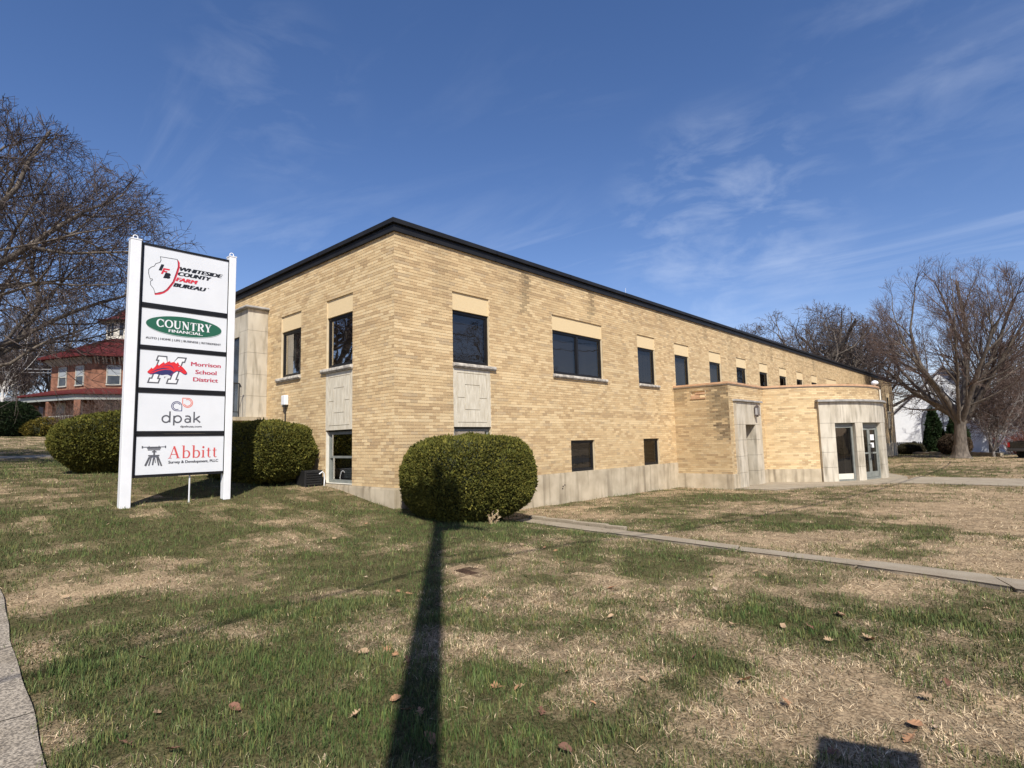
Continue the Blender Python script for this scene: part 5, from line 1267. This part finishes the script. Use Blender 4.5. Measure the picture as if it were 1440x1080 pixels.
# fences
def fence(name, label, a, b, h, gap, mat, thick, rails):
    t = thing(name, (a[0], a[1], Tf(*a)), label, 'fence'); A, B = Vector(a), Vector(b); n = int((B-A).length/gap); rp = MB()
    for i in range(n+1):
        p = A.lerp(B, i/n); z = Tf(p.x, p.y); m = MB(); k = thick*(2 if i % 10 == 0 else 1); m.box(p.x-k/2, p.x+k/2, p.y-k/2, p.y+k/2, z-.1, z+h*(1.06 if i % 10 == 0 else 1)); m.build('post' if i % 10 == 0 else 'picket', mat, t)
    for rz_ in rails:
        m = MB(); m.tube((A.x, A.y, Tf(*A)+rz_), (B.x, B.y, Tf(*B)+rz_), thick*.6, thick*.6, 4); m.build('rail', mat, t)
    return t
p0 = DLz(53, -54, 0); p1 = DLz(53.5, -41.5, 0)
fence('iron_fence', 'thin black iron picket fence along the far left lawn', (p0[0], p0[1]), (p1[0], p1[1]), 1.15, .16, iron, .022, (.15, 1.05))
p0 = DLz(57, -58, 0); p1 = DLz(57, -47.4, 0)
fence('picket_fence', 'short white picket fence before the white garage', (p0[0], p0[1]), (p1[0], p1[1]), 1.05, .22, wsiding, .09, (.25, .8))

# ------------------------------------------------------------------ white church on the right
ccx, ccy = 79.5, -1.4; cz = Tf(ccx, ccy)
ch = thing('church', (ccx, ccy, cz), 'white gabled church with a tall pointed arch window behind the bare trees', 'church', rz=math.radians(-90+6))
# local: x along gable width, -y towards us
def C(name, mat, m, par=None): return m.build(name, mat, par or ch, org=(0, 0, 0))
hw, eh, ph = 6.6, 3.6, 10.2
m = MB(); m.prism_y([(-hw, -.8), (hw, -.8), (hw, eh), (0, ph), (-hw, eh)], 0, 18); cw = C('wall', wsiding, m)
for s in (-1, 1):
    m = MB(); m.add([(0, -.5, ph+.12), (s*(hw+.6), -.5, eh-.5), (s*(hw+.6), 18.3, eh-.5), (0, 18.3, ph+.12), (0, -.5, ph+.32), (s*(hw+.6), -.5, eh-.30), (s*(hw+.6), 18.3, eh-.30), (0, 18.3, ph+.32)], [(0, 1, 2, 3), (7, 6, 5, 4), (0, 4, 5, 1), (1, 5, 6, 2), (2, 6, 7, 3), (3, 7, 4, 0)]); C('roof', greyroof, m)
def gothic(hw_, base, spring, peak, n=10):
    L_ = [(-hw_*math.cos(PI/2*i/n)**.9, spring+(peak-spring)*math.sin(PI/2*i/n)) for i in range(n+1)]
    return [(hw_, base)]+[(-x, z) for x, z in L_]+[(x, z) for x, z in L_[::-1][1:]]+[(-hw_, base)]
go = [(x-.4, z) for x, z in gothic(2.1, 0, 3.6, 6.3)]; gi = [(x-.4, z) for x, z in gothic(1.8, 0, 3.5, 5.9)]
m = MB(); yy = -.15
vs = [(x, y, z) for y in (-.18, -.002) for x, z in go]+[(x, y, z) for y in (-.18, -.002) for x, z in gi]; n = len(go)
fs = []
for i in range(n-1): fs += [(i, i+1, 2*n+i+1, 2*n+i), (i, n+i, n+i+1, i+1), (2*n+i, 2*n+i+1, 3*n+i+1, 3*n+i)]
m.add(vs, fs); arch = C('arch_window', flat('arch_grey', (.16, .17, .19)), m)
m = MB(); m.prism_y(gi, -.05, -.004); C('pane', pm('arch_glass', (.30, .34, .40), (.42, .46, .52), 2, .3), m, arch)
m = MB()
for x_ in (-1.3, -.4, .5): m.box(x_-.05, x_+.05, -.12, -.051, 0, 5.0 if x_ == -.4 else 4.3)
m.box(-2.2, 1.4, -.12, -.051, 3.2, 3.35); C('mullion', flat('arch_grey2', (.14, .15, .17)), m, arch)
m = MB(); m.box(hw, hw+9, 3, 13, -.8, 3.3); C('side_wing', wsiding, m)
m = MB(); m.add([(hw-.2, 2.5, 3.2), (hw+9.5, 2.5, 3.2), (hw+9.5, 13.5, 3.2), (hw-.2, 13.5, 3.2), (hw-.2, 8, 5.6), (hw+9.5, 8, 5.6)], [(0, 1, 5, 4), (2, 3, 4, 5), (0, 4, 3), (1, 2, 5), (3, 2, 1, 0)]); C('wing_roof', greyroof, m)
for k in range(3): m = MB(); m.box(hw+1.5+2.6*k, hw+2.5+2.6*k, 2.93, 2.99, .9, 2.4); C('window', glassdk, m)
stp = MB(); sxx, syy = hw+.2, 15.0
stp.box(sxx-1.0, sxx+1.0, syy-1.0, syy+1.0, 2, 8.0); st = C('steeple_tower', wsiding, stp); m = MB(); m.add([(sxx-1.1, syy-1.1, 8), (sxx+1.1, syy-1.1, 8), (sxx+1.1, syy+1.1, 8), (sxx-1.1, syy+1.1, 8), (sxx, syy, 15.5)], [(0, 1, 4), (1, 2, 4), (2, 3, 4), (3, 0, 4), (3, 2, 1, 0)]); C('spire', pm('spire_brown', (.11, .08, .07), (.15, .11, .095), 4, .8), m, st)
# small grey roofed house between the building end and the church
hh_ = thing('grey_roofed_house', (88, 8.5, -1.8), 'small house with steep grey roof peeping beside the far building corner', 'house', rz=.2)
m = MB(); m.box(-4, 4, -4, 4, -1, 3); m.build('wall', pm('tan_siding', (.36, .24, .15), None, 3, .8), hh_, org=(0, 0, 0)); m = MB(); m.add([(-4.4, -4.4, 2.9), (4.4, -4.4, 2.9), (4.4, 4.4, 2.9), (-4.4, 4.4, 2.9), (-4.4, 0, 6.6), (4.4, 0, 6.6)], [(0, 1, 5, 4), (2, 3, 4, 5), (0, 4, 3), (1, 2, 5), (3, 2, 1, 0)]); m.build('roof', greyroof, hh_, org=(0, 0, 0))
m = MB(); m.box(-4.05, -4.01, -1, 1, .5, 2); m.build('window', glassdk, hh_, org=(0, 0, 0))
# low concrete curb and dark fence on the far right lawn
cbt = structure('lot_curb', (55, -2, -1.1))
for i in range(7):
    a = Vector((66.5, 2.4)).lerp(Vector((49.2, -7.3)), i/7); b = Vector((66.5, 2.4)).lerp(Vector((49.2, -7.3)), (i+.985)/7); W = Wall(a, b); m = MB(); zz = Tf(a.x, a.y); W.box(m, 0, W.len, 0, .22, zz-.3, zz+.30); m.build('curb_block', pave, cbt)
lot = MB(); lp_ = [(52, -9.2), (100, -40), (110, -20), (72, -3)]
lot.add([(a, b, Tf(a, b)+.03) for a, b in lp_], [(0, 1, 2, 3)]); tag(lot.build('parking_lot', asphalt), kind='structure')
fence('dark_fence', 'dark low fence before the church wall, left of the evergreens', (66.8, 2.2), (65.3, -2.2), 1.3, .20, iron, .12, (.3, 1.1))

# parked pickup, its tail just inside the right edge
tx, ty, _ = DLz(39.5, 34.9, 0); tz = Tf(tx, ty)
tk = thing('pickup_truck', (tx, ty, tz), 'black pickup truck with white roofed cab, only its tail inside the right picture edge', 'truck', rz=math.radians(-32))
paint = pm('black_paint', (.012, .012, .014), (.016, .016, .018), 3, .18)
def K(name, mat, m, par=None, **k): return m.build(name, mat, par or tk, org=(0, 0, 0), **k)
m = MB()   # bed and body, x forward from the tail
m.prism_y([(0, .50), (0, 1.12), (2.0, 1.15), (2.02, 1.08), (3.95, 1.08), (4.1, 1.02), (5.3, .95), (5.55, .82), (5.6, .48), (4.95, .42), (4.85, .72), (4.45, .86), (4.05, .72), (3.95, .40), (1.65, .40), (1.55, .72), (1.15, .86), (.75, .72), (.65, .45)], -.92, .92); bd = K('body', paint, m, bevel=.04)
m = MB(); m.prism_y([(2.05, 1.085), (2.2, 1.72), (3.3, 1.74), (4.05, 1.085)], -.80, .80); cb_ = K('cab', white, m, bevel=.06)
m = MB(); m.prism_y([(2.17, 1.15), (2.28, 1.62), (3.2, 1.64), (3.8, 1.15)], -.815, .815); K('side_window', glassdk, m, cb_)
m = MB(); m.box(.03, 1.95, -.82, .82, 1.151, 1.19); K('bed_cover', paint, m)
m = MB(); m.box(-.16, -.02, -.88, .88, .48, .66); K('bumper', flat('bumper_dark', (.06, .06, .065), .35), m, bevel=.02)
m = MB(); m.box(-.02, -.003, -.72, .72, .68, 1.10); tg = K('tailgate', paint, m); m = MB(); m.box(-.04, -.021, -.12, .12, .98, 1.04); K('handle', black, m, tg)
for s in (-1, 1):
    m = MB(); m.box(-.02, .04, s*.84-.07, s*.84+.07, .76, 1.08); K('tail_light', flat('red_lens', (.45, .01, .015), .2), m)
    m = MB(); m.box(5.50, 5.585, s*.7-.15, s*.7+.15, .62, .82); K('headlight', flat('lens', (.6, .6, .6), .15), m)
    for x_ in (1.15, 4.45):
        m = MB(); m.tube((x_, s*.70, .37), (x_, s*.93, .37), .37, .37, 20); wh = K('wheel', flat('tyre_black', (.02, .02, .02), .85) if 'tyre_black' not in MATS else MATS['tyre_black'], m); m = MB(); m.tube((x_, s*.915, .37), (x_, s*.945, .37), .21, .19, 14); K('rim', flat('rim_grey', (.4, .4, .41), .3) if 'rim_grey' not in MATS else MATS['rim_grey'], m, wh)

# ------------------------------------------------------------------ utility pole just behind the camera, its cables, and an added shadow caster
PB = (-7.80, -10.42); pz_ = Tf(*PB)
up_ = thing('utility_pole', (*PB, pz_), 'wooden utility pole behind the camera that throws the long shadow on the lawn', 'pole')
m = MB(); m.tube((*PB, pz_-.3), (*PB, pz_+13.4), .155, .105, 14); m.build('pole', wood, up_)
m = MB(); m.box(PB[0]-.06, PB[0]+.06, PB[1]-1.2, PB[1]+1.2, pz_+12.7, pz_+12.82); ca = m.build('crossarm', wood, up_)
m = MB()
for k in (-1.1, -.4, .5, 1.1): m.lathe([(.03, 0), (.06, .04), (.04, .09), (.05, .13), (.02, .16)], (PB[0], PB[1]+k, pz_+12.82), 8)
m.build('insulators', flat('insulator', (.25, .2, .18)), ca)
m = MB(); m.lathe([(.20, 0), (.24, .05), (.24, .80), (.20, .88), (.05, .95)], (PB[0]+.36, PB[1]+.12, pz_+11.7), 16); m.build('transformer', flat('transformer_grey', (.30, .31, .32)), up_)
def cable(name, label, a, b, sag, r_, mat=wire, n=18):
    m = MB(); pts = [(a[0]+(b[0]-a[0])*i/n, a[1]+(b[1]-a[1])*i/n, a[2]+(b[2]-a[2])*i/n-4*sag*(i/n)*(1-i/n)) for i in range(n+1)]; m.path(pts, r_, 5)
    return tag(m.build(name, mat, org=a), label, 'cable')
cable('overhead_cable', 'black overhead cable running right from the pole toward the entrance walk', (*PB, pz_+9.0), (34, -11.6, 8.0), 1.9, .024)
cable('overhead_cable', 'thinner overhead cable above and parallel to the black one', (PB[0], PB[1], pz_+9.5), (34, -11.6, 8.35), 1.8, .014)
cable('overhead_cable', 'black overhead cable running left from the pole across the street', (*PB, pz_+9.0), (-42, -10.6, 8.0), 1.4, .024)
cable('overhead_cable', 'upper of two pale wires crossing at the far left', DLz(50, -60, 9.3), DLz(66, -38, 10.2), .35, .028, wirew); cable('overhead_cable', 'lower of two pale wires crossing at the far left', DLz(50, -60, 8.95), DLz(66, -38, 9.75), .3, .02, wirew)
tB = (-3.56-.653*3.1, -8.70-.757*3.1); tz_ = Tf(*tB)
ws = thing('shadow_caster', (*tB, tz_), 'yellow diamond plate on a post behind the camera, added for its lower right shadow', 'sign')  # unseen plate on a post, added to cast the lower right shadow
m = MB(); m.tube((*tB, tz_-.3), (*tB, tz_+3.1*1.072-.7), .03, .03, 8); m.build('post', greyal, ws)
zc_ = tz_+3.1*1.072-.50; dv_ = Vector((.90, -.44))
m = MB(); k = .50
vs = []; k = .36
for e in (0, .01):
    for a, b in ((-k, 0), (0, -k*1.0), (k, 0), (0, k)): vs.append((tB[0]+dv_.x*a-.44*e*0+SH.x*e, tB[1]+dv_.y*a+SH.y*e, zc_+b))
m.add(vs, [(3, 2, 1, 0), (4, 5, 6, 7), (0, 1, 5, 4), (1, 2, 6, 5), (2, 3, 7, 6), (3, 0, 4, 7)]); m.build('caster_plate', flat('caster_yellow', (.65, .42, .02)), ws)
# trees across the street, seen only in the window glass
for x_, y_, s_, r_, lb in ((24, -38, 1.15, 1.2, 'bare tree across the street opposite the entrance'), (44, -40, 1.1, 3.2, 'bare tree across the street opposite the far end'), (10, -39, 1.1, 4.4, 'bare tree across the street opposite the near corner'), (-34, 12, 1.1, 2.4, 'bare tree across the side street opposite the sign')):
    tcopy(oak_a, (x_, y_, Tf(x_, y_)), r_, s_, lb)

# ------------------------------------------------------------------ fallen leaves
LEAVES = [ (-4.42,4.20,1),(-4.07,1.08,0),(-2.26,-1.57,0),(-3.91,-1.50,0),(-5.47,-5.15,0),(-4.50,-4.42,1),(-4.36,-4.88,1),(-5.72,-2.34,0),(-5.67,-4.76,0),(-6.09,-6.12,2),(-5.87,-5.85,0),(-5.94,-6.38,2),(-3.34,-4.72,1),(-3.32,-4.87,1),(-4.54,-5.95,0),(-4.40,-6.05,1),(-4.42,-6.18,1),(-4.85,-6.78,1),(-4.90,-6.95,1),(-4.87,-7.04,1),(-5.02,-7.31,1),(-4.42,-6.32,2),(-4.29,-6.45,2),(-0.64,-4.04,0),(-0.57,-4.41,1),(-0.65,-4.67,1),(-2.68,-6.90,0),(-2.51,-7.29,0),(-2.80,-7.44,0),(-1.42,-7.07,3),(-1.26,-7.22,3),(-3.10,-7.86,2),(-2.25,-7.80,0),(-0.26,-7.26,0),(-0.40,-7.41,0),(-2.04,-8.12,0),(-1.43,-8.38,0),(-1.92,-8.69,0),(-1.42,-8.39,2),(-3.85,-6.66,0),(-4.34,-7.13,1),(-4.27,-7.25,1),(-4.25,-7.25,0),(-4.41,-7.56,2),(-3.27,-8.28,1),(-3.42,-8.57,1),(-2.17,-8.48,0),(-3.26,-9.17,1),(-3.45,-9.17,1),(-2.53,-9.23,2),(-1.96,-8.72,1),(-2.83,-9.16,0),(-3.24,-9.25,3),(-0.18,-6.33,0),(-0.75,-6.95,0),(-1.93,-8.29,2),(-4.64,-7.91,2),(-0.51,-9.31,0),(-5.12,-6.77,0),(-5.54,-6.14,2),(-4.65,1.06,0),(-0.90,-2.85,0),(-1.87,-6.38,1),(-3.66,-7.78,0),(-3.84,-8.91,2) ]

def leaf_mesh(seed, kind):
    R_ = random.Random(seed); n = 9; half = []
    for i in range(n+1):
        t = i/n; w = (.30*math.sin(PI*min(1, t*1.05))**.7) if kind else .34*math.sin(PI*t)**.8
        if kind and 0 < i < n: w *= (.38 if i % 2 else 1.25)
        half.append((t-.5, w*R_.uniform(.85, 1.1)))
    top_ = [(x, w) for x, w in half]; bot = [(x, -w) for x, w in half[1:-1]][::-1]
    cu = R_.uniform(.5, 1.3); m = MB(); vs = [(x, 0, .10*cu*(x*2)**2) for x, _ in half]; nn = len(vs)
    vs += [(x+.06*(w > .15), w, .30*cu*abs(w)+.12*x*x+R_.uniform(-.02, .05)) for x, w in half]+[(x+.06*(w > .15), -w, .42*cu*abs(w)+.1*x*x+R_.uniform(-.02, .05)) for x, w in half]
    fs = []
    for i in range(n): fs += [(i, i+1, nn+i+1, nn+i), (i+1, i, 2*nn+i, 2*nn+i+1)]
    m.add(vs, fs); m.tube((-.5, 0, .1), (-.75, .03, .12), .012, .008, 4); return m
lm = []
for k in range(6):
    o = leaf_mesh(70+k, k % 3 != 2).build('fallen_leaf', dryleaf, org=(0, 0, 0)); lm.append(o.data); bpy.data.objects.remove(o)
leafc = [(.40, .27, .155), (.36, .19, .095), (.18, .085, .05), (.42, .31, .21)]
LV = []
leafn = ['tan', 'reddish brown', 'dark brown', 'pale buff']
cnt = 0
for i, (x_, y_, k) in enumerate(LEAVES+[(float(a), float(b), int(c)) for a, b, c in zip(rng.uniform(-5.5, 3, 46), rng.uniform(-8.5, -.5, 46), rng.integers(0, 4, 46))]):
    big = i < len(LEAVES)
    o = bpy.data.objects.new('fallen_leaf', lm[i % 6]); col.objects.link(o); s_ = random.uniform(.065, .105) if big else random.uniform(.03, .065)
    o.location = (x_, y_, Tf(x_, y_)+.022); o.scale = (s_, s_*random.uniform(.8, 1.1), s_); o.rotation_euler = (random.uniform(-.5, .5), random.uniform(-.4, .4), random.uniform(0, 6.28))
    c = leafc[k]; t = random.uniform(.8, 1.15); o.color = (c[0]*t, c[1]*t, c[2]*t, 1)
    LV.append((o, leafn[k], x_, y_))
MARKS = [('foot of the sign', (-3.3, 2.0)), ('clipped corner yew', (1.0, -2.2)), ('left sidewalk', (-6.3, -5.2)), ('front walk', (1.2, -6.3)), ('diamond plate shadow', (-3.6, -9.0)), ('middle of the pole shadow', (-3.6, -5.4)), ('bare dirt spot', (-1.3, -3.4))]
ORD = ['', 'second ', 'third ', 'fourth ', 'fifth ', 'sixth ', 'seventh ', 'eighth ', 'ninth ', 'tenth ', 'eleventh ', 'twelfth ', 'thirteenth ', 'fourteenth ', 'fifteenth ', 'sixteenth ', 'seventeenth ', 'eighteenth ', 'nineteenth ', 'twentieth ']
byk = {}
for t in LV:
    mk = min(range(len(MARKS)), key=lambda i: math.hypot(t[2]-MARKS[i][1][0], t[3]-MARKS[i][1][1])); byk.setdefault((mk, t[1]), []).append(t)
for (mk, cn), ts in byk.items():
    ts.sort(key=lambda t: math.hypot(t[2]-MARKS[mk][1][0], t[3]-MARKS[mk][1][1]))
    for i, t in enumerate(ts): tag(t[0], 'curled %s dead leaf, %snearest such to the %s' % (cn, ORD[min(i, 19)], MARKS[mk][0]), 'leaf', 'dead leaves scattered over the lawn')
# twig on the sidewalk edge
tw_ = MB(); zz = Tf(-6.5, -4.0)+.035; tw_.path([(-6.55, -3.35, zz), (-6.52, -3.62, zz+.02), (-6.38, -3.8, zz)], .008, 5); tag(tw_.build('twig', twigm, org=(-6.5, -3.6, zz)), 'short dark forked twig on the sidewalk edge at lower left', 'twig')
# tuft of dry stalks under the front of the clipped yew
brush('dry_weed', 'small tuft of pale dead stalks at the foot of the big clipped yew', (.75, -2.02, Tf(.75, -2)), .16, .24, 14, pm('dead_stalk', (.45, .33, .19), (.55, .42, .26), 5, .9), 77, 'weed')
